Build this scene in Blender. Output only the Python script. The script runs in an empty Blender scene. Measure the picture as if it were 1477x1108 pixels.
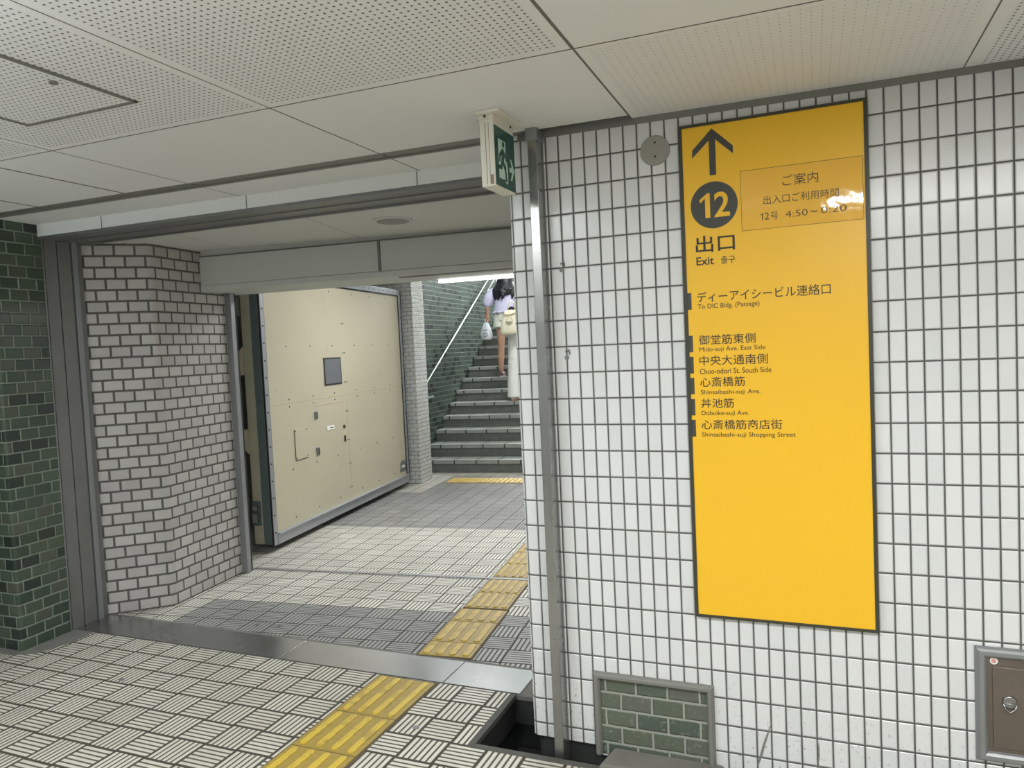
import bpy, math, random
from mathutils import Vector, Matrix
random.seed(7)
S = bpy.context.scene
COL = S.collection
R = math.radians

# ------------------------------------------------------------------ camera
F, YAW, PIT, ROL = 1058.378, -0.39125, 0.04799, 0.04730
CAM = Vector((0.9222, -2.6780, 1.5819))
def cam_axes():
    cy, sy = math.cos(YAW), math.sin(YAW)
    r = Vector((cy, -sy, 0)); f = Vector((sy, cy, 0)); d = Vector((0, 0, -1))
    cp, sp = math.cos(PIT), math.sin(PIT)
    f2 = cp*f + sp*d; d2 = cp*d - sp*f
    cr, sr = math.cos(ROL), math.sin(ROL)
    return cr*r + sr*d2, cr*d2 - sr*r, f2
cr_, cd_, cf_ = cam_axes()
cd = bpy.data.cameras.new('camera'); cam = bpy.data.objects.new('camera', cd); COL.objects.link(cam)
m = Matrix((cr_, -cd_, -cf_)).transposed().to_4x4(); m.translation = CAM
cam.matrix_world = m
cd.sensor_fit = 'HORIZONTAL'; cd.sensor_width = 36.0; cd.lens = 36.0*F/1477.0; cd.clip_start = 0.02; cd.clip_end = 100
S.camera = cam
S.cycles.max_bounces = 7; S.cycles.diffuse_bounces = 4; S.cycles.glossy_bounces = 3; S.cycles.transmission_bounces = 2

# ------------------------------------------------------------------ light
S.view_settings.view_transform = 'Standard'; S.view_settings.look = 'None'
S.view_settings.exposure = 0.0; S.view_settings.gamma = 1.0; S.view_settings.use_curve_mapping = False
W = bpy.data.worlds.new('world'); S.world = W; W.use_nodes = True
W.node_tree.nodes['Background'].inputs[0].default_value = (0.75, 0.85, 1.0, 1)
W.node_tree.nodes['Background'].inputs[1].default_value = 0.6

DL = R(6.5); CD, SD = math.cos(DL), math.sin(DL)
def P(u, v, z=0.0):                      # passage frame (u across, v along) -> world
    return Vector((u*CD - v*SD, u*SD + v*CD, z))
def area(name, loc, target, sx, sy, power, color):
    l = bpy.data.lights.new(name, 'AREA'); l.shape = 'RECTANGLE'; l.size = sx; l.size_y = sy
    l.energy = power; l.color = color
    o = bpy.data.objects.new(name, l); COL.objects.link(o); o.location = loc
    o.rotation_euler = (Vector(target)-Vector(loc)).to_track_quat('-Z', 'Y').to_euler()
    return o
WARM = (0.98, 0.99, 0.98); COOL = (0.92, 0.97, 1.0); DAY = (0.96, 0.985, 1.0)
area('ceiling_lamp_light', (1.72, -1.95, 2.33), (1.72, -1.95, 0), 1.4, 0.16, 60, WARM)
area('ceiling_lamp_light', (-1.0, -1.75, 2.36), (-1.0, -1.75, 0), 1.3, 0.16, 40, COOL)
area('ceiling_lamp_light', (0.2, -4.3, 2.33), (0.2, -4.3, 0), 3.4, 0.22, 80, WARM)
area('ceiling_fill_upwash', (-2.9, -1.85, 2.12), (-2.9, -1.85, 3), 1.4, 0.3, 44.0, (0.82, 0.93, 1.0))  # added upward fill for the left ceiling, not a fixture
area('ceiling_fill_upwash', (-0.6, -2.1, 2.15), (-0.6, -2.1, 3), 2.2, 0.3, 14.0, (0.88, 0.95, 1.0))  # second added uplight, only there to brighten the ceiling boards
area('passage_lamp_light', P(-1.5, 3.4, 2.74), P(-1.6, 3.3, 0), 1.2, 0.12, 50, DAY)
area('stair_daylight', P(-1.2, 12.2, 5.7), P(-2.2, 4.0, 1.7), 2.0, 1.9, 680, DAY)
area('stair_lamp_light', P(-1.3, 5.95, 4.2), P(-2.4, 8.0, 1.8), 1.2, 0.4, 85, DAY)

# ------------------------------------------------------------------ node helper
class G:
    def __init__(s, name):
        s.m = bpy.data.materials.new(name); s.m.use_nodes = True
        s.nt = s.m.node_tree; s.bsdf = s.nt.nodes['Principled BSDF']
    def node(s, t, **k):
        n = s.nt.nodes.new(t)
        for a, b in k.items(): setattr(n, a, b)
        return n
    def put(s, sock, v):
        if hasattr(v, 'links'): s.nt.links.new(v, sock)
        else: sock.default_value = v
    def M(s, op, a, b=0.0, c=0.0):
        n = s.node('ShaderNodeMath', operation=op)
        s.put(n.inputs[0], a); s.put(n.inputs[1], b); s.put(n.inputs[2], c)
        return n.outputs[0]
    def smooth(s, x, a, b):
        n = s.node('ShaderNodeMapRange', interpolation_type='SMOOTHSTEP')
        s.put(n.inputs[0], x); s.put(n.inputs[1], a); s.put(n.inputs[2], b)
        return n.outputs[0]
    def mix(s, f, a, b, mode='MIX'):
        n = s.node('ShaderNodeMix', data_type='RGBA', blend_type=mode)
        s.put(n.inputs[0], f)
        for i, v in ((6, a), (7, b)):
            s.put(n.inputs[i], v if hasattr(v, 'links') else (*v[:3], 1))
        return n.outputs[2]
    def mixf(s, f, a, b):
        n = s.node('ShaderNodeMix', data_type='FLOAT'); s.put(n.inputs[0], f); s.put(n.inputs[2], a); s.put(n.inputs[3], b)
        return n.outputs[0]
    def uv(s):
        n = s.node('ShaderNodeSeparateXYZ'); s.nt.links.new(s.node('ShaderNodeUVMap').outputs[0], n.inputs[0])
        return n.outputs[0], n.outputs[1]
    def pos(s): return s.node('ShaderNodeNewGeometry').outputs['Position']
    def noise(s, scale, detail=3.0, vec=None, rough=0.55):
        n = s.node('ShaderNodeTexNoise'); n.inputs['Scale'].default_value = scale; n.inputs['Detail'].default_value = detail
        n.inputs['Roughness'].default_value = rough
        s.nt.links.new(vec if vec is not None else s.pos(), n.inputs['Vector']); return n.outputs[0]
    def comb(s, x, y, z=0.0):
        n = s.node('ShaderNodeCombineXYZ'); s.put(n.inputs[0], x); s.put(n.inputs[1], y); s.put(n.inputs[2], z); return n.outputs[0]
    def white(s, x, y):
        n = s.node('ShaderNodeTexWhiteNoise', noise_dimensions='2D'); s.nt.links.new(s.comb(x, y), n.inputs['Vector']); return n.outputs[0]
    def bump(s, h, dist, strength=1.0):
        n = s.node('ShaderNodeBump'); n.inputs['Strength'].default_value = strength; n.inputs['Distance'].default_value = dist
        s.nt.links.new(h, n.inputs['Height']); s.nt.links.new(n.outputs[0], s.bsdf.inputs['Normal'])
    def set(s, color=None, rough=None, metal=None, spec=None, coat=None):
        for k, v in (('Base Color', color), ('Roughness', rough), ('Metallic', metal), ('Specular IOR Level', spec), ('Coat Weight', coat)):
            if v is not None:
                s.put(s.bsdf.inputs[k], (*v[:3], 1) if isinstance(v, (tuple, list)) else v)
        return s.m

def srgb(r, g, b):
    f = lambda c: c/12.92 if c <= 0.04045 else ((c+0.055)/1.055)**2.4
    return (f(r/255), f(g/255), f(b/255))

def plain(name, col, rough=0.5, metal=0.0, var=0.10, nscale=6.0, spec=None):
    g = G(name); n = g.noise(nscale, 4)
    c = g.mix(n, tuple(x*(1-var) for x in col), tuple(min(1, x*(1+var)) for x in col))
    return g.set(c, rough, metal, spec)

def tile_mat(name, pu, pv, joint, bond, cols, grout, rough=0.25, bev=0.004, bd=0.002, var=0.12, dirt=None, patch=0.0, grout_rough=0.8, wob=0.0):
    g = G(name); u, v = g.uv()
    if wob:
        nn = g.M('MULTIPLY', g.M('SUBTRACT', g.noise(18, 2), 0.5), wob); u = g.M('ADD', u, nn); v = g.M('ADD', v, nn)
    vv = g.M('DIVIDE', v, pv); row = g.M('FLOOR', vv)
    uu = g.M('ADD', g.M('DIVIDE', u, pu), g.M('MULTIPLY', g.M('MODULO', g.M('ADD', row, 1000.0), 2.0), bond))
    fu = g.M('FRACT', uu); fv = g.M('FRACT', vv); cell = g.M('FLOOR', uu)
    du = g.M('MULTIPLY', g.M('MINIMUM', fu, g.M('SUBTRACT', 1.0, fu)), pu)
    dv = g.M('MULTIPLY', g.M('MINIMUM', fv, g.M('SUBTRACT', 1.0, fv)), pv)
    d = g.M('MINIMUM', du, dv)
    mask = g.smooth(d, joint/2-0.0006, joint/2+0.0008)
    rnd = g.white(cell, row)
    if len(cols) > 2:
        rp = g.node('ShaderNodeValToRGB'); rp.color_ramp.interpolation = 'CONSTANT'
        els = rp.color_ramp.elements
        while len(els) < len(cols): els.new(0.5)
        acc = 0.0
        for e, (w, c) in zip(els, cols): e.position = acc; e.color = (*c, 1); acc += w
        g.nt.links.new(rnd, rp.inputs[0]); base = rp.outputs[0]
    else:
        base = g.mix(rnd, cols[0], cols[1])
    n1 = g.noise(9, 4)
    base = g.mix(g.M('MULTIPLY', n1, var*2), base, tuple(c*0.45 for c in (cols[0] if len(cols) <= 2 else cols[0][1])))
    if dirt:                                          # dirt creeping up from the floor
        z = g.node('ShaderNodeSeparateXYZ'); g.nt.links.new(g.pos(), z.inputs[0])
        low = g.smooth(z.outputs[2], dirt[1], 0.0)
        spk = g.smooth(g.noise(60, 5, rough=0.75), 0.56, 0.70)
        base = g.mix(g.M('MULTIPLY', g.M('MULTIPLY', low, spk), 0.85), base, dirt[0])
    gcol = g.mix(g.noise(30, 3), tuple(c*0.8 for c in grout), tuple(min(1, c*1.25) for c in grout))
    if patch:
        pz = g.smooth(g.noise(1.3, 2), 0.45, 0.62); gcol = g.mix(g.M('MULTIPLY', pz, patch), gcol, tuple(c*0.45 for c in grout))
    col = g.mix(mask, gcol, base)
    h = g.M('ADD', g.smooth(d, joint/2-0.001, joint/2+bev), g.M('MULTIPLY', g.noise(14, 2), 0.10))
    h = g.M('ADD', h, g.M('MULTIPLY', rnd, 0.04))
    g.bump(h, bd)
    return g.set(col, g.mixf(mask, grout_rough, rough))

def floor_mat(name, px, py, slat, slat2, groove, joint=0.008, ns=6, gw=0.16):
    g = G(name); u, v = g.uv()
    uu = g.M('DIVIDE', u, px); vv = g.M('DIVIDE', v, py)
    i = g.M('FLOOR', uu); j = g.M('FLOOR', vv); fu = g.M('FRACT', uu); fv = g.M('FRACT', vv)
    par = g.M('MODULO', g.M('ADD', g.M('ADD', i, j), 2000.0), 2.0)
    s_ = g.mixf(par, fu, fv)
    q = 0.5*joint/px
    st = g.M('FRACT', g.M('MULTIPLY', g.M('DIVIDE', g.M('SUBTRACT', s_, q), 1-2*q), float(ns)))
    ds = g.M('MINIMUM', st, g.M('SUBTRACT', 1.0, st))
    gm = g.smooth(ds, gw-0.05, gw+0.05)
    du = g.M('MULTIPLY', g.M('MINIMUM', fu, g.M('SUBTRACT', 1.0, fu)), px)
    dv = g.M('MULTIPLY', g.M('MINIMUM', fv, g.M('SUBTRACT', 1.0, fv)), py)
    d = g.M('MINIMUM', du, dv)
    jm = g.smooth(d, joint/2-0.0015, joint/2+0.0015)
    rnd = g.white(i, j)
    base = g.mix(rnd, slat, slat2)
    base = g.mix(g.M('MULTIPLY', g.smooth(g.noise(2.2, 4), 0.35, 0.75), 0.30), base, tuple(c*0.55 for c in slat))
    base = g.mix(g.M('MULTIPLY', g.smooth(g.noise(45, 4, rough=0.7), 0.60, 0.75), 0.5), base, tuple(c*0.4 for c in slat))
    gc = g.mix(g.noise(8, 3), groove, tuple(c*1.8 for c in groove))
    top = g.M('MULTIPLY', gm, jm)
    col = g.mix(top, g.mix(jm, tuple(c*0.8 for c in groove), gc), base)
    g.bump(top, 0.002, 0.8)
    return g.set(col, g.mixf(top, 0.85, 0.42), spec=0.4)

def perf_mat(name, px, py, r, col, hole):
    g = G(name); u, v = g.uv()
    fu = g.M('SUBTRACT', g.M('FRACT', g.M('DIVIDE', u, px)), 0.5); fv = g.M('SUBTRACT', g.M('FRACT', g.M('DIVIDE', v, py)), 0.5)
    fu = g.M('MULTIPLY', fu, px); fv = g.M('MULTIPLY', fv, py)
    d = g.M('SQRT', g.M('ADD', g.M('MULTIPLY', fu, fu), g.M('MULTIPLY', fv, fv)))
    mk = g.smooth(d, r*0.8, r*1.15)
    base = g.mix(g.noise(3, 3), tuple(c*0.93 for c in col), col)
    g.bump(mk, 0.003, 0.6)
    return g.set(g.mix(mk, hole, base), 0.75)

def steel(name, col, rough=0.32, streak=0.25, metal=0.9, axis='Z'):
    g = G(name); mp = g.node('ShaderNodeMapping')
    mp.inputs['Scale'].default_value = {'Z': (60, 60, 0.6), 'X': (0.6, 60, 60), 'F': (3, 3, 3)}[axis]
    g.nt.links.new(g.pos(), mp.inputs[0])
    n = g.noise(3, 3, mp.outputs[0]); n2 = g.noise(4, 4)
    c = g.mix(g.M('MULTIPLY', g.M('ADD', n, n2), 0.5), tuple(x*(1-streak) for x in col), tuple(min(1, x*(1+streak)) for x in col))
    return g.set(c, g.mixf(n2, rough*0.75, rough*1.35), metal)

def emit(name, col, k):
    g = G(name); g.bsdf.inputs['Emission Color'].default_value = (*col, 1); g.bsdf.inputs['Emission Strength'].default_value = k
    return g.set((0.9, 0.9, 0.9), 0.4)

MAT = {}
MAT['white_tile'] = tile_mat('white glazed wall tile', .05, .10, .0052, 0, (srgb(214, 216, 215), srgb(222, 223, 222)), srgb(86, 86, 83), 0.22, 0.004, 0.0026, 0.03, dirt=(srgb(60, 60, 56), 0.5))
MAT['brick'] = tile_mat('pale grey brick tile', .118, .0715, .0115, .5, (srgb(176, 172, 168), srgb(194, 190, 185)), srgb(88, 86, 83), 0.42, 0.003, 0.003, 0.10)
GREEN = [(0.30, srgb(68, 82, 68)), (0.22, srgb(76, 90, 74)), (0.18, srgb(60, 74, 62)), (0.18, srgb(82, 88, 76)), (0.12, srgb(44, 54, 48))]
MAT['green_tile'] = tile_mat('dark green glazed brick tile', .110, .066, .0075, .5, GREEN, srgb(122, 130, 118), 0.14, 0.004, 0.003, 0.16, patch=0.75, wob=0.004)
GREEN2 = [(0.36, srgb(58, 74, 62)), (0.24, srgb(51, 65, 55)), (0.20, srgb(64, 74, 62)), (0.20, srgb(26, 33, 31))]
MAT['green_stair'] = tile_mat('green stairwell brick tile', .118, .068, .007, .5, GREEN2, srgb(102, 113, 106), 0.5, 0.003, 0.001, 0.15)
MAT['green_infill'] = tile_mat('worn grey green brick tile', .1185, .066, .0085, .5, [(0.34, srgb(90, 101, 88)), (0.3, srgb(99, 108, 92)), (0.2, srgb(104, 108, 96)), (0.16, srgb(82, 94, 84))], srgb(146, 148, 138), 0.5, 0.003, 0.003, 0.3, dirt=(srgb(150, 148, 138), 0.75), wob=0.004)
MAT['small_tile'] = tile_mat('pale small pillar tile', .10, .0485, .004, .5, (srgb(192, 193, 188), srgb(206, 207, 201)), srgb(74, 76, 73), 0.4, 0.002, 0.0015, 0.06)
BG1, BG2, GRV = srgb(212, 208, 197), srgb(226, 222, 212), srgb(74, 70, 61)
MAT['floor_near'] = floor_mat('beige grooved floor tile', .1635, .1585, srgb(198, 192, 178), srgb(211, 206, 193), GRV, 0.010, gw=0.18)
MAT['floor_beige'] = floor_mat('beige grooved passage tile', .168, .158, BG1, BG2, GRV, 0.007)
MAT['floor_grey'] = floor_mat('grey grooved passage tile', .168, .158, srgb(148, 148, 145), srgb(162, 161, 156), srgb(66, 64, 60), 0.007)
CEIL = srgb(229, 230, 227)
MAT['ceiling'] = plain('cream painted ceiling board', CEIL, 0.7, 0, 0.03, 2.5)
MAT['ceiling_perf'] = perf_mat('perforated ceiling board', .0203, .0198, .0036, srgb(230, 231, 229), srgb(104, 102, 98))
MAT['ceiling_fine'] = perf_mat('finely perforated ceiling board', .0255, .0230, .0022, CEIL, srgb(168, 162, 150))
MAT['joint'] = plain('dark ceiling joint', srgb(110, 108, 102), 0.8)
MAT['passage_ceil'] = plain('grey white painted passage ceiling', srgb(208, 207, 201), 0.65, 0, 0.03, 2)
MAT['beam'] = plain('grey green painted beam board', srgb(194, 197, 191), 0.6, 0, 0.03, 2)
MAT['dark_gap'] = plain('dark gap', srgb(40, 42, 40), 0.8)
MAT['steel'] = steel('brushed stainless steel', srgb(160, 161, 159), 0.26)
MAT['steel_dull'] = steel('dull stainless steel', srgb(152, 154, 155), 0.42, 0.2, 0.6)
MAT['steel_floor'] = steel('scuffed steel floor plate', srgb(158, 159, 158), 0.24, 0.12, 0.9, 'F')
MAT['steel_dark'] = steel('dark weathered steel', srgb(130, 130, 128), 0.42, 0.2, 0.5, 'F')
MAT['trim'] = plain('grey trim', srgb(122, 122, 116), 0.5)
MAT['concrete'] = plain('stained concrete', srgb(112, 110, 104), 0.85, 0, 0.35, 9)
MAT['concrete_rim'] = plain('dark worn concrete', srgb(84, 83, 78), 0.85, 0, 0.35, 14)
MAT['concrete_dark'] = plain('damp dark concrete', srgb(52, 54, 52), 0.6, 0, 0.35, 9)
MAT['water'] = plain('dark standing water', srgb(18, 20, 20), 0.05)
gy = G('worn yellow tactile paving'); nn = gy.smooth(gy.noise(14, 5, rough=0.7), 0.48, 0.66)
gy.bump(gy.noise(90, 3), 0.0008)
MAT['tactile'] = gy.set(gy.mix(gy.M('MULTIPLY', nn, 0.6), srgb(204, 174, 62), srgb(140, 118, 62)), 0.38)
gy = G('faded yellow tactile paving'); nn = gy.smooth(gy.noise(14, 5, rough=0.7), 0.42, 0.64)
MAT['tactile_old'] = gy.set(gy.mix(gy.M('MULTIPLY', nn, 0.7), srgb(196, 164, 66), srgb(142, 120, 62)), 0.4)
MAT['tactile_base'] = plain('grimy tactile base', srgb(158, 134, 62), 0.5, 0, 0.28, 30)
MAT['tactile_gap'] = plain('brown bedding mortar', srgb(92, 80, 56), 0.9, 0, 0.3, 20)
MAT['board_yellow'] = plain('glossy yellow sign face', srgb(241, 188, 38), 0.34, 0, 0.015, 3)
gn = G('amber notice film'); gn.bump(gn.noise(14, 2), 0.004, 0.25); MAT['notice_yellow'] = gn.set(srgb(240, 186, 70), 0.06)
MAT['board_frame'] = plain('dark olive sign frame', srgb(58, 58, 46), 0.4)
MAT['ink'] = plain('dark brown sign ink', srgb(52, 44, 36), 0.45)
MAT['ink_grey'] = plain('dark grey sign ink', srgb(66, 66, 62), 0.4)
MAT['ink_rim'] = plain('brown border ink', srgb(120, 78, 24), 0.45)
MAT['sign_white'] = plain('ivory plastic housing', srgb(226, 222, 208), 0.45, 0, 0.03)
MAT['sign_green'] = plain('dark green sign face', srgb(26, 82, 70), 0.22, 0, 0.04)
MAT['picto'] = plain('pale green pictogram', srgb(196, 222, 206), 0.35)
MAT['sticker'] = plain('faded brown sticker', srgb(150, 122, 104), 0.6)
MAT['disc'] = plain('grey painted cover plate', srgb(150, 148, 140), 0.5, 0, 0.03)
MAT['screw'] = plain('dark screw head', srgb(64, 62, 58), 0.4, 0.6)
gd = G('cream painted flood door sheet'); nd = gd.noise(1.6, 4); sm = gd.smooth(gd.noise(5, 4), 0.62, 0.78)
MAT['door_cream'] = gd.set(gd.mix(gd.M('MULTIPLY', sm, 0.25), gd.mix(nd, srgb(180, 172, 148), srgb(192, 184, 160)), srgb(140, 128, 106)), 0.42)
MAT['door_cream_dim'] = plain('cream grey painted steel', srgb(176, 172, 150), 0.5)
MAT['door_frame'] = steel('grey bolted door frame', srgb(168, 170, 174), 0.38, 0.12, 0.6, 'F')
MAT['door_edge'] = plain('dark teal grey steel edge', srgb(96, 110, 110), 0.4, 0.2)
MAT['rubber'] = plain('black rubber seal', srgb(24, 26, 26), 0.6)
MAT['recess'] = plain('dim grey recess plaster', srgb(158, 160, 156), 0.8)
MAT['plate_grey'] = plain('grey engraved plate', srgb(118, 120, 126), 0.3, 0.3)
MAT['white'] = plain('white enamel', srgb(235, 235, 230), 0.35, 0, 0.02)
MAT['stair_tread'] = plain('pale worn stair tile', srgb(152, 156, 151), 0.5, 0, 0.18, 9)
MAT['stair_riser'] = plain('grimy granite riser', srgb(104, 108, 103), 0.6, 0, 0.42, 16)
MAT['rail'] = steel('bright handrail steel', srgb(200, 206, 202), 0.28, 0.05, 0.7, 'F')
MAT['tube'] = emit('lit fluorescent tube', (0.97, 1.0, 0.97), 5.0)
MAT['hatch_door'] = steel('tarnished brown steel', srgb(128, 118, 110), 0.42, 0.3, 0.75, 'F')
MAT['skin'] = plain('skin', srgb(192, 150, 126), 0.5, 0, 0.04)
MAT['hair'] = plain('black hair', srgb(26, 27, 34), 0.4, 0, 0.3, 40)
MAT['lavender'] = plain('lavender chiffon', srgb(206, 204, 232), 0.75, 0, 0.08, 25)
MAT['shorts'] = plain('pale cream cotton', srgb(222, 226, 214), 0.8, 0, 0.05)
MAT['trousers'] = plain('white cotton', srgb(240, 240, 236), 0.8, 0, 0.05)
MAT['black_cloth'] = plain('black cloth', srgb(26, 26, 28), 0.85)
MAT['tote'] = plain('cream canvas', srgb(244, 238, 212), 0.85, 0, 0.06)
MAT['tote_print'] = plain('tan print', srgb(176, 150, 100), 0.8)
MAT['shoe'] = plain('pink white trainer leather', srgb(224, 204, 200), 0.5)
MAT['shoe_dark'] = plain('brown shoe upper', srgb(110, 86, 84), 0.6)
MAT['lips'] = plain('lips', srgb(176, 96, 92), 0.5)
gb = G('white carrier bag film'); MAT['bag'] = gb.set(gb.mix(gb.noise(28, 3), srgb(196, 204, 214), srgb(236, 238, 242)), 0.35)

# ------------------------------------------------------------------ mesh builder
class MB:
    def __init__(s): s.v = []; s.f = []; s.uvs = []; s.mi = []; s.smooth = []
    def face(s, pts, uv=None, mi=0, smooth=False):
        b = len(s.v); s.v += [Vector(p) for p in pts]; s.f.append(tuple(range(b, b+len(pts))))
        s.uvs.append(uv or [(p[0], p[1]) for p in pts]); s.mi.append(mi); s.smooth.append(smooth)
    def solid(s, vs, fs, mi=0, smooth=False):
        b = len(s.v); s.v += [Vector(p) for p in vs]
        for f in fs:
            s.f.append(tuple(b+i for i in f)); s.mi.append(mi); s.smooth.append(smooth)
            s.uvs.append([(vs[i][0]+vs[i][1], vs[i][2]) for i in f])
    def box(s, x0, x1, y0, y1, z0, z1, T=None, mi=0):
        T = T or (lambda x, y, z: Vector((x, y, z)))
        vs = [T(x, y, z) for z in (z0, z1) for x, y in ((x0, y0), (x1, y0), (x1, y1), (x0, y1))]
        s.solid(vs, [(3, 2, 1, 0), (4, 5, 6, 7), (0, 1, 5, 4), (1, 2, 6, 5), (2, 3, 7, 6), (3, 0, 4, 7)], mi)
    def prism(s, pts, vec, mi=0, smooth=False):
        n = len(pts); pts = [Vector(p) for p in pts]; vec = Vector(vec)
        vs = pts + [p+vec for p in pts]
        fs = [tuple(range(n-1, -1, -1)), tuple(range(n, 2*n))] + [(i, (i+1) % n, n+(i+1) % n, n+i) for i in range(n)]
        s.solid(vs, fs, mi)
    def loft(s, rings, cap=True, mi=0, smooth=True):
        n = len(rings[0]); vs = [p for r in rings for p in r]; fs = []
        for k in range(len(rings)-1):
            for i in range(n):
                j = (i+1) % n; fs.append((k*n+i, k*n+j, (k+1)*n+j, (k+1)*n+i))
        s.solid(vs, fs, mi, smooth)
        if cap:
            b = len(s.v)-len(vs)
            for ring, rev in ((range(n), True), (range((len(rings)-1)*n, len(rings)*n), False)):
                r = list(ring); r = r[::-1] if rev else r
                s.f.append(tuple(b+i for i in r)); s.mi.append(mi); s.smooth.append(False); s.uvs.append([(0, 0)]*n)
    def tube(s, path, rad, n=12, mi=0, cap=True, flat=1.0):
        path = [Vector(p) for p in path]; k = len(path)
        rad = rad if isinstance(rad, (list, tuple)) else [rad]*k
        rings = []; prev = None
        for i, p in enumerate(path):
            t = (path[min(i+1, k-1)]-path[max(i-1, 0)]).normalized()
            a = prev if prev is not None else (Vector((0, 0, 1)) if abs(t.z) < 0.9 else Vector((1, 0, 0)))
            x = (a - t*a.dot(t)).normalized(); y = t.cross(x); prev = x
            rings.append([p + x*(rad[i]*math.cos(2*math.pi*q/n)) + y*(rad[i]*flat*math.sin(2*math.pi*q/n)) for q in range(n)])
        s.loft(rings, cap, mi)
    def ball(s, c, r, n=14, m=9, mi=0):
        c = Vector(c); r = r if isinstance(r, (tuple, list)) else (r, r, r); rings = []
        for j in range(m+1):
            t = -math.pi/2 + math.pi*min(max(j/m, 0.02), 0.98)
            rings.append([c+Vector((r[0]*math.cos(t)*math.cos(2*math.pi*i/n), r[1]*math.cos(t)*math.sin(2*math.pi*i/n), r[2]*math.sin(t))) for i in range(n)])
        s.loft(rings, True, mi)
    def wall(s, path, z0, z1, u0=0.0, zoff=0.0, mi=0, ztop=None):   # vertical strip along a 2D path, UV in metres
        u = u0
        for a, b in zip(path[:-1], path[1:]):
            L = math.hypot(b[0]-a[0], b[1]-a[1]); ta, tb = (z1, z1) if ztop is None else (ztop(*a), ztop(*b))
            s.face([(a[0], a[1], z0), (b[0], b[1], z0), (b[0], b[1], tb), (a[0], a[1], ta)],
                   [(u, z0-zoff), (u+L, z0-zoff), (u+L, tb-zoff), (u, ta-zoff)], mi); u += L

ORI = {}
def obj(name, mb, mat, parent=None, bevel=0.0, remesh=0.0, sub=0):
    me = bpy.data.meshes.new(name)
    if parent is not None: o0 = ORI[parent.name]
    else:
        xs = [v.x for v in mb.v]; ys = [v.y for v in mb.v]; zs = [v.z for v in mb.v]
        o0 = Vector(((min(xs)+max(xs))/2, (min(ys)+max(ys))/2, min(zs)))
    me.from_pydata([v-o0 for v in mb.v], [], mb.f)
    uvl = me.uv_layers.new(name='UVMap'); k = 0
    for pi, p in enumerate(me.polygons):
        p.material_index = mb.mi[pi]; p.use_smooth = mb.smooth[pi]
        for q, li in enumerate(p.loop_indices): uvl.data[li].uv = mb.uvs[pi][q]
    for mm in (mat if isinstance(mat, (list, tuple)) else [mat]): me.materials.append(MAT[mm])
    o = bpy.data.objects.new(name, me); COL.objects.link(o)
    if parent is not None: o.parent = parent
    else: o.location = o0
    ORI[o.name] = o0
    if remesh:
        q = o.modifiers.new('Remesh', 'REMESH'); q.mode = 'VOXEL'; q.voxel_size = remesh; q.use_smooth_shade = True
        q = o.modifiers.new('Smooth', 'SMOOTH'); q.iterations = 4; q.factor = 0.5
    if bevel:
        q = o.modifiers.new('Bevel', 'BEVEL'); q.width = bevel; q.segments = 2; q.limit_method = 'ANGLE'; q.harden_normals = False
    if sub:
        q = o.modifiers.new('Sub', 'SUBSURF'); q.levels = sub; q.render_levels = sub
    return o
def tag(o, label, cat, group=None, kind=None):
    o['label'] = label; o['category'] = cat
    if group: o['group'] = group
    if kind: o['kind'] = kind
    return o
def struct(o, label, cat): return tag(o, label, cat, None, 'structure')
def thing(name, loc, label, cat, group=None):
    o = bpy.data.objects.new(name, None); COL.objects.link(o); o.location = loc; ORI[o.name] = Vector(loc)
    o.empty_display_size = 0.1
    return tag(o, label, cat, group)

def zc(x, y=0): return 2.397 - 0.012*x           # near ceiling, falling slightly to the right
def zp(x, y=0): return 2.332 - 0.012*x           # passage ceiling

# ================================================================== SETTING
# ---- near floor (with the drain pit cut out) and passage floor
mb = MB()
def fl(x0, x1, y0, y1, z=0.0): mb.face([(x0, y0, z), (x1, y0, z), (x1, y1, z), (x0, y1, z)], [(x+2.93+.1635*40, y+.275+.1585*60) for x, y in ((x0, y0), (x1, y0), (x1, y1), (x0, y1))])
fl(-5, -0.385, -6, 0.345); fl(-0.385, 3.5, -6, -0.105); fl(0.165, 3.5, -0.105, 0.0)
struct(obj('floor', mb, 'floor_near'), 'beige grooved basketweave tile floor in front of the steel threshold', 'floor')
mb = MB()
def pf(u0, u1, v0, v1, mi):
    uvs = [(u+1.18+.168*60, v-1.182+.158*60) for u, v in ((u0, v0), (u1, v0), (u1, v1), (u0, v1))]
    mb.face([P(u0, v0), P(u1, v0), P(u1, v1), P(u0, v1)], uvs, mi)
a = 0.1
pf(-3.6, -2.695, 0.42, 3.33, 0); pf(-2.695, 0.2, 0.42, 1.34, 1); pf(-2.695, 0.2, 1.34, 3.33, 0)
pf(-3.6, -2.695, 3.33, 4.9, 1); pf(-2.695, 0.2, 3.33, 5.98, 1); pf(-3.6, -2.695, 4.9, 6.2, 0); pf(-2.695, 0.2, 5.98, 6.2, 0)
for i in range(len(mb.v)): mb.v[i].z -= 0.002
struct(obj('floor', mb, ['floor_beige', 'floor_grey']), 'beige and grey grooved tile floor of the passage beyond the steel threshold', 'floor')

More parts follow.
